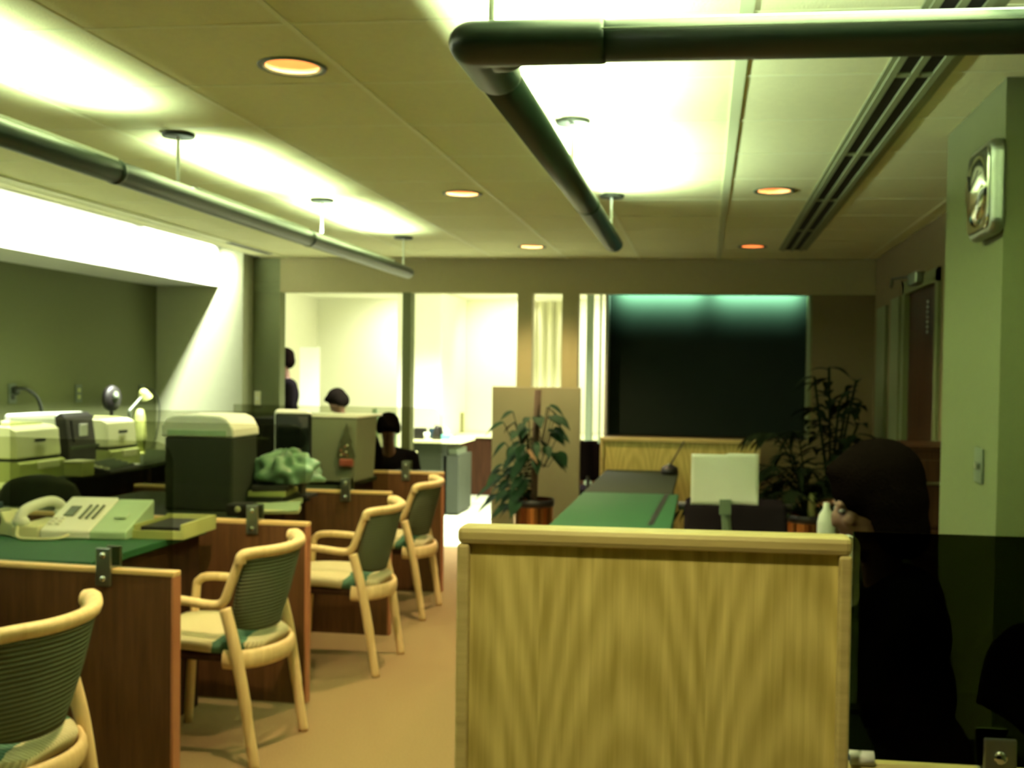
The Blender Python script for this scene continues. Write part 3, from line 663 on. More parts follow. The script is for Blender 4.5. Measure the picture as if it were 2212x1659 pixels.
o = MB().prism([(-.09, -.03, 0), (-.085, -.03, .05), (-.05, -.03, .095), (.0, -.03, .10), (.03, -.03, .06), (.10, -.03, .05), (.11, -.03, 0)], (0, .06, 0)).build('body', 'beige', t); bevelmod(o, .006)
MB().tube([(-.035, -.038, .065), (-.035, .038, .065)], .036, 20).build('tape_roll', 'darkgrey', t)
t = thing('pencil_cup', 'dark pencil cup beside the pale tape dispenser', 'cup', (p.x-.30, p.y-.02, DZ))
MB().lathe([(.04, 0), (.042, .10), (.037, .10), (.036, .01)], seg=20).build('cup_wall', 'darkgrey', t, smooth=True)
for k in range(4): MB().tube([(0, 0, .02), (.03*math.cos(k*1.7), .03*math.sin(k*1.7), .15)], .0035, 6).build('pencil', ['beige', 'blue', 'white', 'black'][k], t)
t = thing('coffee_mug', 'pale mug between the tape dispenser and the phone', 'mug', (p.x-.20, p.y+.16, DZ))
MB().lathe([(.036, 0), (.04, .09), (.036, .09), (.034, .01)], seg=20).build('mug_wall', 'beige', t, smooth=True)
MB().tube(bez([(.036, 0, .075), (.065, 0, .07), (.065, 0, .03), (.036, 0, .02)]), .006, 8).build('mug_handle', 'beige', t, smooth=True)
for k, (dx, dy, rz) in enumerate(((.10, .34, .4), (.30, .36, -.3), (-.14, .26, .2))):
    o = B(-.10, .10, -.075, .075, 0, .006+.004*k); o = o.build('paper_pad', 'paper'); o.location = (p.x+dx-.06, p.y+dy-.04, DZ+.001); o.rotation_euler.z = rz; tag(o, ['loose white pad left of the phone handset', 'white pad partly behind the phone handset', 'white pad behind the tape dispenser'][k], 'paper')
p = pZ(20, 1060, .79)
t = thing('telephone_directory', 'dark bound book with white sheets at left edge beyond the first desk', 'book', (-3.42, 4.55, .79), .2)
B(-.14, .14, -.12, .12, 0, .06, bev=.004).build('book_block', 'blue', t); B(-.08, .05, -.10, .07, .061, .066).build('loose_sheet', 'paper', t)
# side table of beige metal at far left
t = thing('side_cabinet', 'olive metal cabinet below left wall counter at left edge', 'cabinet', (-3.5, 4.75, 0))
B(-3.72, -3.24, 4.45, 5.0, 0, .785, bev=.006).build('body', 'greyg', t, world=True)
for z in (.1, .33, .56): B(-3.235, -3.228, 4.48, 4.97, z, z+.20, bev=.003).build('drawer', 'greyg', t, world=True)
# swivel chair, dark, staff side
def swivel(label, x, y, rz, zt=.92, m='blackfab', w=.23):
    t = thing('office_chair', label, 'chair', (x, y, 0), rz)
    B(-.23, .23, -.23, .23, .42, .50, bev=.04, seg=3).build('seat', m, t)
    def bk(u, v): a = -1+2*u; return Vector((a*w*(1-.25*max(0, v)**3), .24 - .06*a*a + .03*v, .58 + (zt-.58)*v - .05*abs(a)**3*v))
    o = MB().grid(bk, 14, 10).build('backrest', m, t, smooth=True); q = o.modifiers.new('s', 'SOLIDIFY'); q.thickness = .05
    MB().tube([(0, .1, .42), (0, .26, .45), (0, .27, .62)], .018).build('back_bar', 'black', t)
    MB().tube([(0, 0, .10), (0, 0, .42)], .028).build('column', 'steel', t)
    for k in range(5):
        a = 2*PI*k/5+.3; lg = MB().tube([(0, 0, .11), (.27*math.cos(a), .27*math.sin(a), .07)], .018).build('leg', 'black', t)
        MB().ell((.27*math.cos(a), .27*math.sin(a), .028), (.028, .028, .028)).build('caster', 'black', lg, smooth=True)
    return t
c = swivel('dark office chair with rounded back behind the desk phone', -3.5, 5.35, math.radians(200), .93, 'darkgrey')
# ------------------------------------------------------------------ big terminals on desks 3 and 4
p0 = pY(350, 1100, 5.0); p1 = pY(503, 1100, 5.0); pt = pY(440, 893, 5.15)
t = thing('office_terminal', 'large terminal with white rounded lid and dark body, seen from behind', 'computer', ((p0.x+p1.x)/2, 5.0, DZ))
hw = (p1.x-p0.x)/2; H = pt.z-DZ; zb = pY(440, 945, 5.0).z - DZ
B(-hw+.01, hw-.005, 0, .30, 0, zb, bev=.012).build('body', 'darkgrey', t)
prof = [(-hw-.008, zb), (-hw-.004, zb+.05), (-hw+.025, H-.015), (-hw+.06, H-.002), (0, H), (hw-.07, H-.003), (hw-.03, H-.02), (hw, zb+.04), (hw+.004, zb)]
o = MB().prism([(a, 0, b) for a, b in prof], (0, .31, 0), Matrix.Translation((0, -.005, 0))).build('lid', 'white', t); bevelmod(o, .012, 3)
B(-hw+.03, hw-.035, -.010, .01, zb+.006, zb+.036, bev=.002).build('recess', 'greenpale', t)
for k in range(6): B(hw*.3+.018*k, hw*.3+.012+.018*k, -.002, .004, .06, .066).build('vent_slit', 'black', t)
# dark screened monitor
p0 = pY(590, 1030, 5.6); p1 = pY(669, 1030, 5.6); zt = pY(630, 885, 5.6).z; zb = pY(630, 1032, 5.6).z
hw = (p1.x-p0.x)/2
t = thing('monitor', 'monitor with black screen and thin white rim left of the tree decorated panel', 'computer monitor', ((p0.x+p1.x)/2, 5.6, DZ))
o = B(-hw-.006, hw-.012, .012, .06, zb-DZ, zt-DZ, bev=.02, seg=3).build('housing', 'white', t)
o = B(-hw+.006, hw+.003, 0, .03, zb-DZ-.004, zt-DZ-.02, bev=.014, seg=3).build('screen', 'glassblk', t)
B(hw-.055, hw-.03, -.004, .001, zb-DZ+.02, zb-DZ+.042, bev=.003).build('badge', 'grey', t)
B(-.05, .05, .03, .09, .02, zb-DZ+.02).build('stem', 'black', t); B(-.10, .10, -.02, .14, 0, .02, bev=.006).build('foot', 'black', t)
# grey panel with a tree decoration
p0 = pY(600, 1040, 6.3); p1 = pY(772, 1040, 6.3); zt = pY(740, 903, 6.3).z
t = thing('office_machine', 'wide grey machine housing with pale top and tree decoration', 'office machine', ((p0.x+p1.x)/2, 6.3, DZ), math.radians(-2))
hw = (p1.x-p0.x)/2
o = MB().prism([(-hw, 0, .02), (hw-.02, 0, .02), (hw, 0, zt-DZ), (-hw, 0, zt-DZ)], (0, .36, 0)).build('housing', 'screenp', t); bevelmod(o, .008)
B(-hw-.004, hw+.004, -.004, .44, zt-DZ, zt-DZ+.012, bev=.004).build('top', 'paper', t)
B(-hw+.03, hw-.05, .04, .32, 0, .02).build('feet', 'black', t)
p = pY(750, 960, 6.29)
t = thing('tree_decoration', 'flat christmas tree decoration hung on grey machine panel', 'decoration', (p.x, 6.27, p.z))
poly = [(0, .13), (.018, .08), (.012, .075), (.038, .01), (.03, .005), (.058, -.07), (.05, -.09), (-.05, -.09), (-.062, -.07), (-.035, .005), (-.042, .01), (-.016, .075), (-.02, .08)]
MB().prism([(a, 0, b) for a, b in poly], (0, .012, 0)).build('tree', 'pine', t)
B(-.045, .045, -.006, .016, -.135, -.085, bev=.01).build('tree_base', 'red', t)
for k in range(9):
    a = random.uniform(-.035, .035); b = random.uniform(-.07, .0)
    MB().ell((a, -.004, b), .006, seg=8, rings=6).build('ornament', ['red', 'brass', 'beige'][k % 3], t)
# pile on desk 3: books and bag
p = pY(575, 1095, 5.25)
for k in range(4):
    o = B(-.11+.006*k, .10-.004*k, -.13, .13, 0, .028, bev=.003).build('book', ['beige', 'darkgrey', 'beige2', 'black'][k]); o.location = (p.x+.02, 5.3, DZ+.001+.0285*k); o.rotation_euler.z = .12*k-.1
    tag(o, ['lowest book in stack under the crumpled green bag', 'dark book second from bottom of stack under the green bag', 'pale book third from bottom of stack under the green bag', 'topmost dark book of stack, directly under the green bag'][k], 'book', 'books stacked on the third desk')
q = pY(603, 1035, 5.3)
s = MB()
def bag(u, v):
    a = u*2*PI; b = v*PI; r = 1 + .16*math.sin(5*a+3*b) + .12*math.sin(9*a-4*b+1) + .1*math.sin(7*b+2*a)
    z = math.cos(b)*.095*r*(1.0); 
    return Vector((math.cos(a)*math.sin(b)*.17*r, math.sin(a)*math.sin(b)*.12*r, max(-.055, z)))
s.grid(bag, 48, 20); o = s.build('plastic_bag', 'green', smooth=True); o.location = (q.x+.03, 5.32, DZ+.115+.06); tag(o, 'crumpled shiny green plastic bag on stack of books', 'bag')
o = B(-.12, .12, -.10, .10, 0, .004).build('paper_sheet', 'greenpale'); o.location = (q.x+.08, 5.06, DZ+.02); o.rotation_euler = (.12, -.06, .3); tag(o, 'pale green sheet leaning below the crumpled green bag', 'paper')
o = B(-.1, .1, -.09, .09, 0, .016).build('paper_stack', 'beige'); o.location = (q.x+.10, 5.06, DZ+.001); o.rotation_euler.z = .3; tag(o, 'thin stack of forms below the crumpled green bag', 'paper')
t = thing('rubber_stamp_box', 'small dark box with dial on third desk near the partition', 'box', (q.x-.02, 4.9, DZ)); B(-.06, .06, -.05, .05, 0, .06, bev=.01).build('body', 'black', t); MB().ell((0, -.05, .035), (.015, .006, .015)).build('dial', 'beige', t)
# ------------------------------------------------------------------ behind: chair, person, cabinets
p = pY(835, 975, 7.9)
t = swivel('black high backed office chair behind the farthest partition', p.x-.06, 7.50, math.radians(180), 1.08, 'blackfab', .24)
t = swivel('black office chair seen through narrow gap left of the dark board', pY(1278, 1000, 9.3).x, 9.3, math.radians(180), .92, 'blackfab', .16)
t = thing('folding_chair', 'dark slanted chair in front of the farthest desk', 'chair', (-2.32, 6.62, 0))
def cab(name, label, cat, x0, x1, y0, y1, z1, m, drawers=3, top=None, group=None):
    t = thing(name, label, cat, ((x0+x1)/2, (y0+y1)/2, 0), 0, group)
    B(x0, x1, y0, y1, 0, z1, bev=.006).build('body', m, t, world=True)
    if top: B(x0-.01, x1+.01, y0-.01, y1+.01, z1, z1+.02, bev=.004).build('top', top, t, world=True)
    h = (z1-.08)/drawers
    for k in range(drawers):
        d = B(x0+.02, x1-.02, y0-.012, y0, .05+h*k, .05+h*(k+1)-.02, bev=.003).build('drawer', m, t, world=True)
        B((x0+x1)/2-.05, (x0+x1)/2+.05, y0-.026, y0-.012, .05+h*k+h*.6, .05+h*k+h*.6+.012).build('handle', 'steel', d).data.transform(Matrix.Translation(-Vector(t.location)))
    return t
COL.objects.unlink(t); bpy.data.objects.remove(t)
a = pY(535, 903, 8.1); b = pY(600, 903, 8.1); cab('filing_cabinet', 'black filing cabinet against the dark pier, below light switch', 'cabinet', a.x-.03, b.x, 8.15, 8.62, a.z, 'black', 3)
# light switches
p = pY(557, 860, YB); t = thing('light_switch', 'pale switch plate on dark pier of the far wall', 'switch', (p.x, YB-.001, p.z)); B(-.028, .028, -.008, 0, -.06, .06, bev=.003).build('plate', 'beige', t); B(-.006, .006, -.018, -.008, -.015, .012).build('toggle', 'white', t)
p = pX(2118, 1005, XP); t = thing('light_switch', 'narrow dark metal switch plate on right pier below the chrome clock', 'switch', (XP-.001, p.y, p.z)); B(-.008, 0, -.05, .05, -.058, .058, bev=.003).build('plate', 'grey', t); B(-.02, -.008, -.03, .0, -.01, .01, bev=.002).build('toggle', 'steel', t)
# chrome clock on right pier
p = pX(2143, 412, XP)
t = thing('wall_clock', 'square chrome clock with rounded corners high on the right pier', 'clock', (XP-.001, 3.585, 2.105))
def rr_poly(h, r, n=6): return [(sx*(h-r)+r*math.cos(a), sy*(h-r)+r*math.sin(a)) for sx, sy, a0 in ((1, 1, 0), (-1, 1, PI/2), (-1, -1, PI), (1, -1, 1.5*PI)) for a in [a0+PI/2*k/n for k in range(n+1)]]
o = MB().prism([(0, a, b) for a, b in rr_poly(.15, .045)], (-.045, 0, 0)).build('case', 'steel', t); bevelmod(o, .018, 4)
o = MB().prism([(-.045, a, b) for a, b in rr_poly(.130, .04)], (-.008, 0, 0)).build('rim', 'chrome', t); bevelmod(o, .005)
MB().lathe([(.115, 0), (.11, .008), (.08, .018), (0, .024)], (-.052, 0, 0), 32, Matrix.Rotation(math.radians(-90), 3, 'Y')).build('dome_glass', 'chrome', t, smooth=True)
for a, l, w in ((.9, .07, .006), (2.6, .10, .004)): MB().tube([(-.078, 0, 0), (-.072, l*math.cos(a), l*math.sin(a))], w/2, 6).build('clock_hand', 'black', t)
# ------------------------------------------------------------------ middle: beige board, plants, oak counter, long green table
p0 = pY(1060, 1110, 8.3); p1 = pY(1250, 1110, 8.3); zt = pY(1150, 836, 8.3).z
t = thing('display_screen', 'beige freestanding screen behind the climbing plant', 'screen', ((p0.x+p1.x)/2, 8.3, 0))
B(p0.x, p1.x, 8.3, 8.34, .04, zt, bev=.004).build('panel', 'canvas', t, world=True)
for x in (p0.x+.06, p1.x-.06): B(x-.02, x+.02, 8.15, 8.5, 0, .04, bev=.005).build('foot', 'darkgrey', t, world=True)
def planter(label, x, y, r=.145, h=.57):
    t = thing('brass_planter', label, 'planter', (x, y, 0), group='copper coloured planters')
    MB().lathe([(r*.96, 0), (r, .02), (r, h-.03), (r*1.03, h-.03), (r*1.03, h), (r*.93, h), (r*.93, h-.06)], seg=36).build('pot', 'brass', t, smooth=False)
    MB().lathe([(r*1.035, h-.045), (r*1.05, h-.02), (r*1.05, h+.006), (r*.95, h+.006)], seg=36).build('rim', 'black', t, smooth=True)
    MB().lathe([(0, h-.05), (r*.93, h-.05)], seg=24).build('soil', 'soil', t)
    return t
def leaf(s, base, d, up, L, w, droop=.3, heart=True, n=7):
    """curved leaf with width profile"""
    d = Vector(d).normalized(); side = d.cross(Vector(up)).normalized(); nn = side.cross(d).normalized()
    prev = None
    for i in range(n+1):
        u = i/n; wd = w*(math.sin(PI*min(1, u*.92+.08))**.6 if heart else math.sin(PI*min(1, u*.9+.1)))*(1-u**3 if heart else 1)
        c = Vector(base) + d*L*u - Vector((0, 0, droop*L*u*u)) 
        row = [s.b.verts.new(c - side*wd*.5 + nn*wd*.14), s.b.verts.new(c), s.b.verts.new(c + side*wd*.5 + nn*wd*.14)]
        if prev:
            s.b.faces.new((prev[0], prev[1], row[1], row[0])); s.b.faces.new((prev[1], prev[2], row[2], row[1]))
        prev = row
px_, py_ = pY(1153, 1100, 7.7).x, 7.7
planter('copper planter holding the climbing plant in front of beige screen', px_, py_)
t = thing('climbing_plant', 'large leaved climbing plant on a dark moss pole', 'plant', (px_, py_, .525))
zt = pY(1160, 842, 7.7).z - .525
MB().tube([(0, 0, 0), (.005, 0, zt*.5), (.02, .0, zt)], .026, 10).build('moss_pole', 'stem', t, smooth=True)
rng = random.Random(3)
s = MB(); st = MB()
for k in range(72):
    z = .0 + .70*(k/72); a = rng.uniform(0, 2*PI) if k % 3 else rng.choice((PI*.95, .1, -PI*.6))
    r = rng.uniform(.04, .20); zz = z*rng.uniform(.9, 1.08)
    if z < .34 and math.cos(a) > 0: a = PI - a; r *= 1.25
    if z < .34: r *= 1.2
    b = Vector((r*math.cos(a)*1.15 - .02, r*math.sin(a)*.8, zz))
    st.tube([(0, 0, zz*.85), b*.6 + Vector((0, 0, .06+zz*.4-b.z*.4 if False else .05)), b], .004, 5)
    leaf(s, b, (math.cos(a)*.7 - (.25 if z < .3 else 0), math.sin(a)*.7 - .25, -.55 if z < .5 else -.25), (0, -.35, 1), rng.uniform(.10, .16), rng.uniform(.06, .105), .35)
s.build('foliage', 'leaf', t, smooth=True); st.build('leaf_stalks', 'leafdark', t)
for k in range(2):
    s = MB(); leaf(s, (-.03+.02*k, -.12, .42-.03*k), (.6, -.3, -.5), (0, -1, .3), .09, .03); s.build('orange_lit_leaf', 'litleaf', t)
# palm at right
px_, py_ = pY(1742, 1100, 7.3).x, 7.3
planter('copper planter of the dark palm at right', px_, py_)
t = thing('potted_palm', 'tall dark feathery palm against the unlit right end of far wall', 'plant', (px_, py_, .525))
s = MB(); sd = MB(); rng = random.Random(11); gold = MB(); stm = MB()
for k in range(38):
    a = 2*PI*k/38*2.4 + rng.uniform(-.2, .2); L = rng.uniform(.50, .80); el = rng.uniform(.45, 1.35); base = Vector((0, 0, .03))
    if k % 5 == 0: el = 1.35; L = .95
    d0 = Vector((math.cos(a)*math.cos(el), math.sin(a)*.55*math.cos(el), math.sin(el))); pts = []
    if d0.x > 0: L *= .56
    for i in range(15):
        u = i/14; pts.append(base + d0*L*1.15*u*(1-.15*u) + Vector((math.cos(a)*.25*u*u, 0, -.42*u*u*u*L*(1.5-math.sin(el)*.6))))
    stm.tube(pts, [.007*(1-i/14)+.002 for i in range(15)], 5)
    tgt = gold if (k in (3, 8, 14, 19) ) else s
    for i in range(4, 15):
        t_ = (pts[min(i+1, 14)]-pts[i-1]).normalized(); sd_ = t_.cross(Vector((0, 0, 1))).normalized()
        for sg in (-1, 1):
            leaf(tgt, pts[i], sd_*sg*.9 + t_*.8 + Vector((0, 0, -.25)), (0, 0, 1), (.20 if math.cos(a) < 0 else .15)*(1-.55*abs(i/14-.45)), .028, .35, False, 4)
s.build('fronds', 'leafdark', t); gold.build('orange_lit_fronds', 'litleaf', t); stm.build('stems', 'leafdark', t, smooth=True)
MB().tube([(.03, -.05, 0), (.035, -.05, .20)], .028, 12).tube([(.035, -.05, .14), (-.03, -.06, .17)], .010, 8).build('cane_stub', 'beige2', t, smooth=True)
t = thing('tall_house_plant', 'taller dark leafy plant in the unlit corner right of palm', 'plant', (.93, 7.95, 0))
MB().lathe([(.12, 0), (.15, .3), (.14, .3), (.13, .26)], seg=24).build('pot', 'black', t)
stm = MB(); s = MB(); rng = random.Random(5)
for k in range(7):
    a = k*2.4; top = Vector((.16*math.cos(a)+.02, .10*math.sin(a), 1.15+.09*k*rng.uniform(.7, 1.05))); stm.tube(bez([(0, 0, .2), (.03*math.cos(a), 0, .7), tuple(top)], 5), .009, 6)
    for j in range(18):
        b = top + Vector((0, 0, -.06*j*rng.uniform(.3, 1.2))); aa = rng.uniform(0, 2*PI)
        leaf(s, b, (math.cos(aa), math.sin(aa), rng.uniform(-.3, .5)), (0, 0, 1), rng.uniform(.12, .22), .085, .5, True, 5)
stm.build('stems', 'leafdark', t); s.build('foliage', 'leafdark', t, smooth=True)
# oak counter panel
zt = 1.0; t = thing('oak_counter_screen', 'oak panelled screen below the dark board, at head of the long green table', 'partition', (-.2, 8.35, 0))
xa = pY(1297, 950, 8.35).x; xb = pY(1642, 955, 8.35).x
B(xa+.02, xb-.02, 8.335, 8.365, .05, .97).build('panel', 'oak', t, world=True)
B(xa, xb, 8.32, 8.38, .97, 1.0, bev=.004).build('top_trim', 'oaktrim', t, world=True)
for x in (xa, xb-.025): B(x, x+.025, 8.32, 8.38, 0, .97).build('side_trim', 'oaktrim', t, world=True)
# long green table: two desks end to end
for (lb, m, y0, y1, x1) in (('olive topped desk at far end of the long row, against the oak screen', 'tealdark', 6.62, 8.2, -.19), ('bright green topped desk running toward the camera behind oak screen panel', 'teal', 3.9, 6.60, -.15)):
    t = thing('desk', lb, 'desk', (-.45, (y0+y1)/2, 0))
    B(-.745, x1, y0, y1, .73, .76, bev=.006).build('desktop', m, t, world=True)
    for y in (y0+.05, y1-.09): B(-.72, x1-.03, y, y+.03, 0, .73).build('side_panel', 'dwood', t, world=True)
    if m == 'teal': MB().prism([tuple(pZ(*q, .7605)) for q in ((1436, 1068), (1446, 1068), (1411, 1134), (1398, 1134))], (0, 0, .002)).build('cable_slot', 'black', t, world=True)
p = pZ(1446, 1026, .76)
t = thing('desk_pen_set', 'black pen stand with slanting pen at far end of the long green table', 'pen holder', (p.x, p.y+.04, .761))
MB().lathe([(.062, 0), (.066, .02), (.06, .05), (.03, .07), (.0, .072)], seg=20).build('base', 'black', t, smooth=True)
MB().tube([(.0, 0, .06), (.105, 0, .25)], [.007, .004], 8).build('pen', 'black', t); MB().ell((-.005, -.03, .072), (.012, .01, .012)).build('pen_socket', 'steel', t)
# copy holder with paper
p = pY(1560, 1035, 4.5)
t = thing('copy_holder', 'document holder clipping a white landscape sheet, dark base', 'document holder', (p.x+.01, 4.5, .74))
zc = p.z-.74; h2 = .107
def sheet(u, v):
    x = -.14+.28*u; z = -h2+2*h2*v; return Vector((x, -.012 - .02*max(0, u-.75)*4*max(0, .3-v)*3 + .004*math.sin(u*6), zc + z + (.004 if u > .5 else -.002)))
o = MB().grid(sheet, 16, 12).build('sheet', 'paper', t, smooth=True); q = o.modifiers.new('s', 'SOLIDIFY'); q.thickness = .0015
B(-.02, .03, -.03, -.016, zc-h2-.04, zc-h2+.025, bev=.003).build('clip', 'greyg', t)
B(-.13, .13, -.005, .003, zc-h2+.02, zc+h2-.02).build('backing', 'darkgrey', t)
MB().tube([(.005, -.0, zc-h2), (.02, .0, .02)], .020, 10).build('stem', 'greyg', t)
MB().lathe([(.10, 0), (.095, .02), (.05, .05), (.0, .06)], (.03, 0, 0), 24).build('base', 'black', t, smooth=True)
desk('low dark desk holding the document holder, hidden behind the oak screen panel', -.10, .86, 4.1, 4.95, .74, 'tealdark')
a = pY(1478, 1100, 4.7).x; b = pY(1700, 1100, 4.7).x
t = thing('black_block', 'added black typewriter behind base of the white sheet holder', 'block', ((a+b)/2, 4.75, .741))  # block put in to fill the black area behind the sheet holder
o = MB().prism([((a-b)/2, -.17, 0), ((a-b)/2, -.17, .07), ((a-b)/2, -.02, .19), ((a-b)/2, .16, .20), ((a-b)/2, .18, 0)], (b-a, 0, 0)).build('block_body', 'blackfab', t); bevelmod(o, .02, 3)
MB().tube([((a-b)/2-.03, .06, .17), ((b-a)/2+.03, .06, .17)], .02, 14).build('block_bar', 'black', t, smooth=True)
p = pY(1785, 1120, 4.4)
t = thing('spray_bottle', 'white plastic bottle standing above oak screen top near the dark haired person', 'bottle', (p.x, 4.4, .74))
MB().lathe([(.032, 0), (.036, .01), (.036, .17), (.030, .20), (.014, .225), (.012, .25), (.0, .252)], seg=20).build('bottle_body', 'white', t, smooth=True)
# dark brown cabinet in front of the door
a = pY(1950, 968, 5.6); b = pY(2036, 968, 5.6); t = cab('wooden_cabinet', 'dark brown wooden cabinet before the door at right', 'cabinet', a.x, 1.305, 5.5, 5.95, 1.14, 'dwood', 3, 'dwood')
# ------------------------------------------------------------------ back room furniture
t = thing('wall_counter', 'pale topped counter with dark front along the back room wall', 'counter', (-2.6, 12.95, 0))
B(-3.0, -.9, 12.65, 13.28, .70, .74, bev=.005).build('counter_top', 'beige', t, world=True); B(-3.0, -.9, 12.7, 13.28, .0, .70).build('front_panel', 'dwood', t, world=True)
p = pY(988, 915, 13.0); t = thing('cork_board', 'small pale board leaning on counter in the back room', 'board', (p.x, 13.0, .741)); B(-.085, .085, -.012, .012, 0, .25, bev=.003).build('frame', 'beige2', t); B(-.07, .07, -.016, -.012, .015, .235).build('board_face', 'canvas', t)
a = pY(892, 960, 10.9); b = pY(1000, 960, 10.9); zt = .78
t = thing('metal_desk', 'dark metal desk with light top in the back room doorway', 'desk', ((a.x+b.x)/2, 11.1, 0))
B(a.x, b.x, 10.8, 11.5, zt-.03, zt, bev=.004).build('desktop', 'beige', t, world=True)
xm = pY(962, 1000, 10.9).x
B(a.x+.02, xm, 10.84, 10.87, .1, zt-.03).build('modesty_panel', 'darkgrey', t, world=True)
B(xm, b.x-.03, 10.83, 11.45, .02, zt-.16).build('pedestal', 'darkgrey', t, world=True); B(xm, xm+.03, 10.83, 11.45, .0, zt-.03).build('side_panel', 'darkgrey', t, world=True)
B(xm+.04, b.x-.05, 10.86, 11.3, zt-.159, zt-.09).build('shelf_item', 'grey', t, world=True)
def onD(x, y, Y=10.95): q = pY(x, y, Y); return q
q = onD(908, 950); t = thing('desk_organizer', 'black box on the back room desk, leftmost', 'box', (q.x, 10.95, zt)); B(-.06, .06, -.05, .05, 0, .12, bev=.008).build('body', 'black', t)
q = onD(927, 950); t = thing('blue_box', 'navy box between two black objects on back room desk', 'box', (q.x, 11.1, zt)); B(-.035, .035, -.04, .04, 0, .11, bev=.004).build('body', 'blue', t)
q = onD(945, 950); t = thing('telephone', 'black upright telephone on the back room desk', 'phone', (q.x, 10.93, zt)); MB().lathe([(.055, 0), (.05, .06), (.03, .12), (.025, .15), (.0, .155)], seg=16).build('body', 'black', t, smooth=True); MB().tube(bez([(.045, -.02, .03), (.06, -.03, .08), (.045, -.02, .14)]), .014).build('handset', 'black', t, smooth=True)
q = onD(926, 950); t = thing('paper_cup', 'white cup in front of navy box on back room desk', 'cup', (q.x, 10.87, zt)); MB().lathe([(.025, 0), (.034, .075), (.031, .075), (.022, .01)], seg=16).build('cup_wall', 'white', t, smooth=True)
q = onD(965, 950); t = thing('tissue_box', 'small teal box on the back room desk, rightmost', 'box', (q.x, 10.93, zt)); B(-.045, .05, -.05, .05, 0, .055, bev=.004).build('body', 'tealpl', t); MB().lathe([(.02, 0), (.03, .04), (.005, .07)], (0, 0, .055), 10).build('tissue', 'paper', t)
t = thing('worktop', 'pale counter top across the left of the back room, behind seated people', 'counter', (-3.6, 9.5, 0)); B(-4.6, -2.66, 9.25, 9.7, .72, .75).build('counter_top', 'beige', t, world=True); B(-4.55, -2.95, 9.6, 9.65, 0, .72).build('front_panel', 'greyg', t, world=True)
for (x, y, w_, h_, nm, lb, cat, m) in ((810, 900, .035, .13, 'pen_jar', 'small green jar on back room counter beside the divider post', 'jar', 'greenpale'), (846, 895, .05, .12, 'green_jar', 'wide green jar left of the divider post', 'jar', 'green')):
    q = pY(x, y, 9.45); t = thing(nm, lb, cat, (q.x, 9.45, .75)); MB().lathe([(w_, 0), (w_, h_*2.6), (w_*.7, h_*2.8), (w_*.7, h_*3.05)], seg=16).build('jar_body', m, t, smooth=True)
# white easel sheet and bright notice
q = pY(668, 820, 11.6); t = thing('flip_chart', 'bright white flip chart sheet behind the two people in back room', 'flip chart', (q.x, 11.6, 0))
B(-.11, .12, -.01, .01, .75, 1.75).build('sheet', 'white', t)
for x in (-.1, .1): MB().tube([(x, .02, .0), (x*.4, .05, 1.75)], .012).build('leg', 'steel', t)

# ------------------------------------------------------------------ people
def head_geo(s, c, yaw, pitch, sc=1.0, roll=0):
    """head centred at c; local face direction -Y before yaw"""
    R = Matrix.Rotation(yaw, 3, 'Z') @ Matrix.Rotation(pitch, 3, 'X') @ Matrix.Rotation(roll, 3, 'Y'); c = Vector(c)
    def L(p): return c + R @ (Vector(p)*sc)
    def e(p, r): s.ell(L(p), tuple(q*sc for q in r), R)
    e((0, .012, .03), (.076, .094, .088)); e((0, -.018, -.045), (.058, .066, .066)); e((0, -.052, -.085), (.030, .026, .022))   # skull, jaw, chin
    e((0, -.092, -.012), (.012, .018, .026)); e((0, -.100, -.028), (.016, .014, .011))                                # nose
    for sg in (-1, 1):
        e((sg*.078, .008, -.008), (.010, .020, .032)); e((sg*.034, -.070, -.022), (.024, .018, .020)); e((sg*.03, -.080, .022), (.024, .010, .009))  # ears, cheeks, brows
    e((0, -.084, -.056), (.022, .010, .005)); e((0, -.083, -.064), (.019, .010, .006))                                  # lips
    return L, R
def face_parts(L, R, parent, sc=1.0):
    for sg in (-1, 1):
        e = MB().ell(L((sg*.031, -.079, .004)), (.011*sc, .009*sc, .007*sc), R, seg=12, rings=8).build('eye', 'eye', parent, smooth=True, world=True)
        MB().ell(L((sg*.031, -.086, .004)), (.005*sc, .003*sc, .005*sc), R, seg=10, rings=6).build('iris', 'black', e, smooth=True).data.transform(root_mat(parent).inverted())
def hand_geo(s, wrist, d, palm_n, sc=1.0, curl=.5, side=1):
    """palm with four fingers and a thumb"""
    d = Vector(d).normalized(); n = Vector(palm_n); n = (n - d*n.dot(d)).normalized(); w = d.cross(n).normalized()*side; o = Vector(wrist)
    R = Matrix((w, d, n)).transposed()
    s.ell(o + d*.045*sc, (.038*sc, .050*sc, .015*sc), R)
    for i, (off, ln) in enumerate(((-.029, .066), (-.010, .076), (.010, .071), (.028, .056))):
        a = o + d*.082*sc + w*off*sc; k = curl*(1+.1*i)
        p1 = a + (d*math.cos(k*.5) + n*math.sin(k*.5))*ln*.45*sc; p2 = p1 + (d*math.cos(k*1.3) + n*math.sin(k*1.3))*ln*.32*sc; p3 = p2 + (d*math.cos(k*2) + n*math.sin(k*2))*ln*.25*sc
        s.cap(a, p1, .0088*sc, .0082*sc, 8); s.cap(p1, p2, .0082*sc, .0075*sc, 8); s.cap(p2, p3, .0075*sc, .0065*sc, 8)
    a = o + d*.018*sc - w*.030*sc; p1 = a + (d*.6 - w*.75 + n*.3).normalized()*.04*sc; p2 = p1 + (d*.85 - w*.35 + n*.45).normalized()*.032*sc
    s.cap(a, p1, .0125*sc, .010*sc, 8); s.cap(p1, p2, .010*sc, .0085*sc, 8)
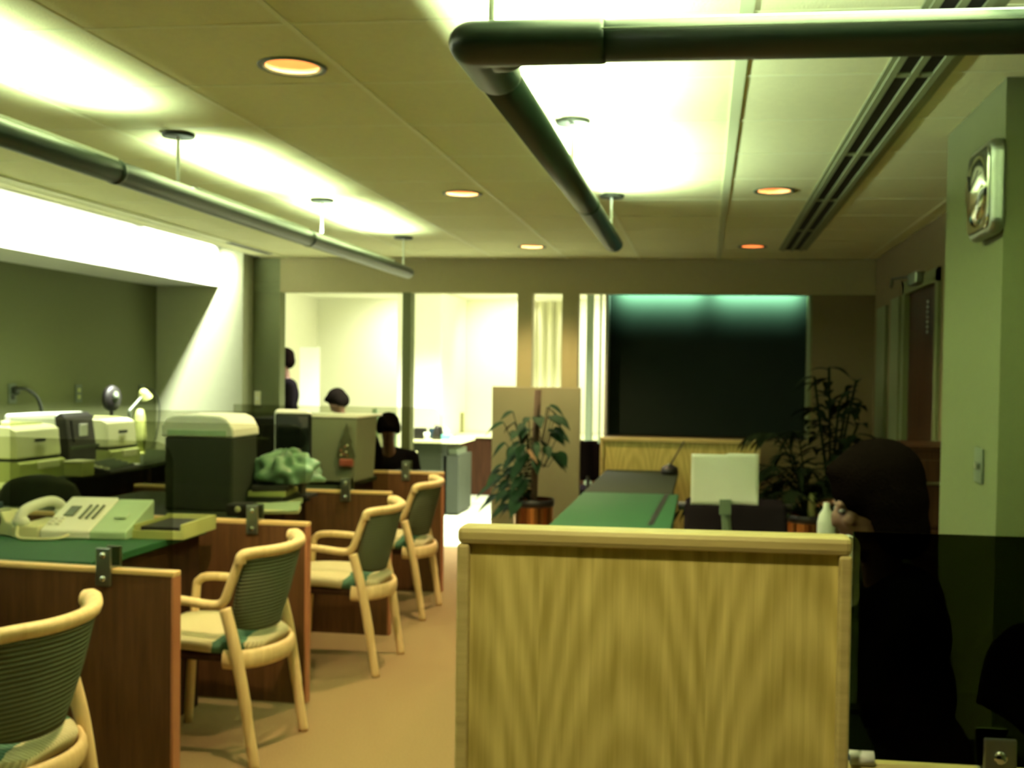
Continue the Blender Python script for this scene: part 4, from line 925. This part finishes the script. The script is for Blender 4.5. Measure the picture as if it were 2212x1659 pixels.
def person(label, loc, rz, seated=True, head=(0, 0), hair='hair', top='jacket', arms=None, vox=.011, hair_vol=1.0, hsc=1.0, lean=0.0, collar=None, longhair=False):
    """local frame: faces -Y, hips at origin height"""
    t = thing('person', label, 'person', loc, rz)
    M_ = root_mat(t)
    s = MB(); hz = .50 if seated else .93
    ch = Vector((0, -lean*.6, hz+.34)); nk = Vector((0, -lean, hz+.50)); hc = Vector((0, -lean-.03-head[1]*.05, hz+.68-abs(head[1])*.03))
    def torso(s, g):
        s.ell((0, 0, hz+.02), (.165+g, .12+g, .12+g)); s.ell((0, -lean*.3, hz+.18), (.145+g, .105+g, .16+g)); s.ell(ch, (.175+g, .115+g, .15+g))
        s.ell(ch + Vector((0, .01, .09)), (.165+g, .085+g, .07+g))
    torso(s, 0); s.cap(nk - Vector((0, 0, .06)), hc - Vector((0, -.01, .05)), .056, .050)
    L, R = head_geo(s, hc, head[0], head[1], hsc)
    c = MB(); torso(c, .014); tr = MB()
    tr.ell((0, 0, hz+.0), (.178, .135, .12))
    for sg, arm in zip((-1, 1), arms or ((None), (None))):
        sh = ch + Vector((sg*.185, .01, .08))
        if arm: el, wr, fd, pn = [Vector(q) for q in arm]
        else: el = sh + Vector((sg*.06, .0, -.28)); wr = el + Vector((-sg*.02, -.16, -.18)) ; fd = Vector((0, -.4, -.9)); pn = Vector((-sg, 0, 0))
        s.cap(sh, el, .047, .038); s.cap(el, wr, .037, .026); hand_geo(s, wr, fd, pn, 1.0, .6, sg)
        c.cap(ch + Vector((sg*.10, .01, .09)), sh, .065, .062); c.cap(sh, el, .063, .052); c.cap(el, el + (wr-el)*.94, .051, .040)
        hp = Vector((sg*.095, -.02, hz-.02))
        if seated: kn = Vector((sg*.12, -.44, hz-.02)); an = Vector((sg*.12, -.40, .09)); 
        else: kn = Vector((sg*.10, -.02, .50)); an = Vector((sg*.10, .02, .09))
        s.cap(hp, kn, .078, .052); s.cap(kn, an, .052, .034); tr.cap(hp, kn, .092, .066); tr.cap(kn, an, .066, .05)
        sh_ = MB().ell(an + Vector((0, -.07, -.045)), (.045, .125, .044)).cap(an, an + Vector((0, 0, .04)), .045).build('shoe', 'black', t, smooth=True)
        remesh(sh_, .014)
    body = remesh(s.build('body', 'skin', t), vox)
    cl = remesh(c.build('jacket', top, t), vox*1.1); remesh(tr.build('trousers', 'trouser', t), .016)
    if collar:
        MB().lathe([(.075, -.03), (.072, .0), (.066, .025)], tuple(nk + Vector((0, .01, -.04))), 20).build('collar', collar, t, smooth=True)
    # hair: shell round the skull with an open face
    h = MB(); hv = hair_vol
    def HP(p): return L(p)
    h.ell(HP((0, .030, .050)), (.088*hsc*hv, .098*hsc*hv, .088*hsc*hv), R); h.ell(HP((0, .055, .0)), (.084*hsc*hv, .072*hsc*hv, .085*hsc*hv), R)
    h.ell(HP((0, -.045, .098)), (.062*hsc, .045*hsc, .030*hsc), R)
    for sg in (-1, 1): h.ell(HP((sg*.070*hv, .028, .0)), (.024*hsc*hv, .045*hsc*hv, .06*hsc*hv), R)
    if longhair:
        h.ell(HP((0, .06, -.07)), (.095*hsc, .065*hsc, .09*hsc), R)
        for sg in (-1, 1): h.ell(HP((sg*.082, .02, -.05)), (.030*hsc, .05*hsc, .085*hsc), R)
    remesh(h.build('hair', hair, t), .012)
    face_parts2(L, R, t, hsc)
    return t
def face_parts2(L, R, t, sc):
    for sg in (-1, 1):
        e = MB().ell(L((sg*.031, -.079, .004)), (.011*sc, .009*sc, .007*sc), R, seg=12, rings=8).build('eye', 'eye', t, smooth=True)
        MB().ell(L((sg*.031, -.086, .004)), (.005*sc, .003*sc, .005*sc), R, seg=10, rings=6).build('iris', 'black', e, smooth=True)
    MB().ell(L((0, -.090, -.060)), (.019*sc, .006*sc, .006*sc), R, seg=12, rings=6).build('lips', 'lipc', t, smooth=True)
# right hand person: faces -X (local -Y turned by -90 degrees)
hp = pY(1885, 1085, 2.85)
person('seated person with large dark hair in dark jacket at lower right', (hp.x+.13, 2.85, 0), math.radians(-90), True, (math.radians(4), math.radians(16)), 'hair', 'jacket',
       arms=(((-.22, -.20, .70), (-.10, -.42, .79), (.2, -1, -.1), (0, 0, -1)), ((.21, -.17, .70), (.10, -.20, .93), (-.35, -.1, .9), (0, 1, 0))), hair_vol=1.22, hsc=1.05, lean=.09, longhair=True)
sw = swivel('black office chair holding the dark haired person at lower right', hp.x+.20, 2.85, math.radians(-90), .86, 'blackfab', .27)
# things by the person, past the screen edge
p = pY(1850, 1235, 2.5)
for k, (y, m, lb) in enumerate(((1222, 'paper', 'upper white folded paper beside the oak screen edge'), (1283, 'greenpale', 'lower pale green folder beside the oak screen edge'))):
    q = pY(1838, y, 2.5)
t = thing('binder_rack', 'small rack with white and green papers just right of the oak screen', 'rack', (p.x-.03, 2.5, .742))
B(-.10, .04, -.06, .06, 0, .01).build('base', 'black', t)
B(-.10, .035, -.02, -.01, .01, .33, bev=.003).build('folder', 'greenpale', t); B(-.10, .028, -.05, -.042, .24, .40, bev=.02).build('white_sheet', 'white', t); B(-.10, .04, .03, .04, .01, .30).build('back_plate', 'grey', t)
# people in the back room
p = pY(607, 800, 10.2)
person('person standing at left in back room, dark jacket with pale collar, half hidden by pier', (p.x+.055, 10.2, -.03), math.radians(-60), False, (0, .15), 'hair', 'jacket', collar='collar', vox=.014)
p = pY(735, 870, 10.55)
person('person bending with dark hair in back room, only head showing above grey machine', (p.x+.14, 10.75, .0), math.radians(-75), True, (0, .75), 'hairbrown', 'collar', lean=.16, vox=.014, hair_vol=1.1)
p = pY(838, 920, 8.05)
person('person with head bowed behind the black chair, next to divider post', (p.x, 8.12, 0), math.radians(12), True, (0, .75), 'hair', 'jacket', lean=.14, vox=.014, hair_vol=1.1).scale = (.92, .92, .90)
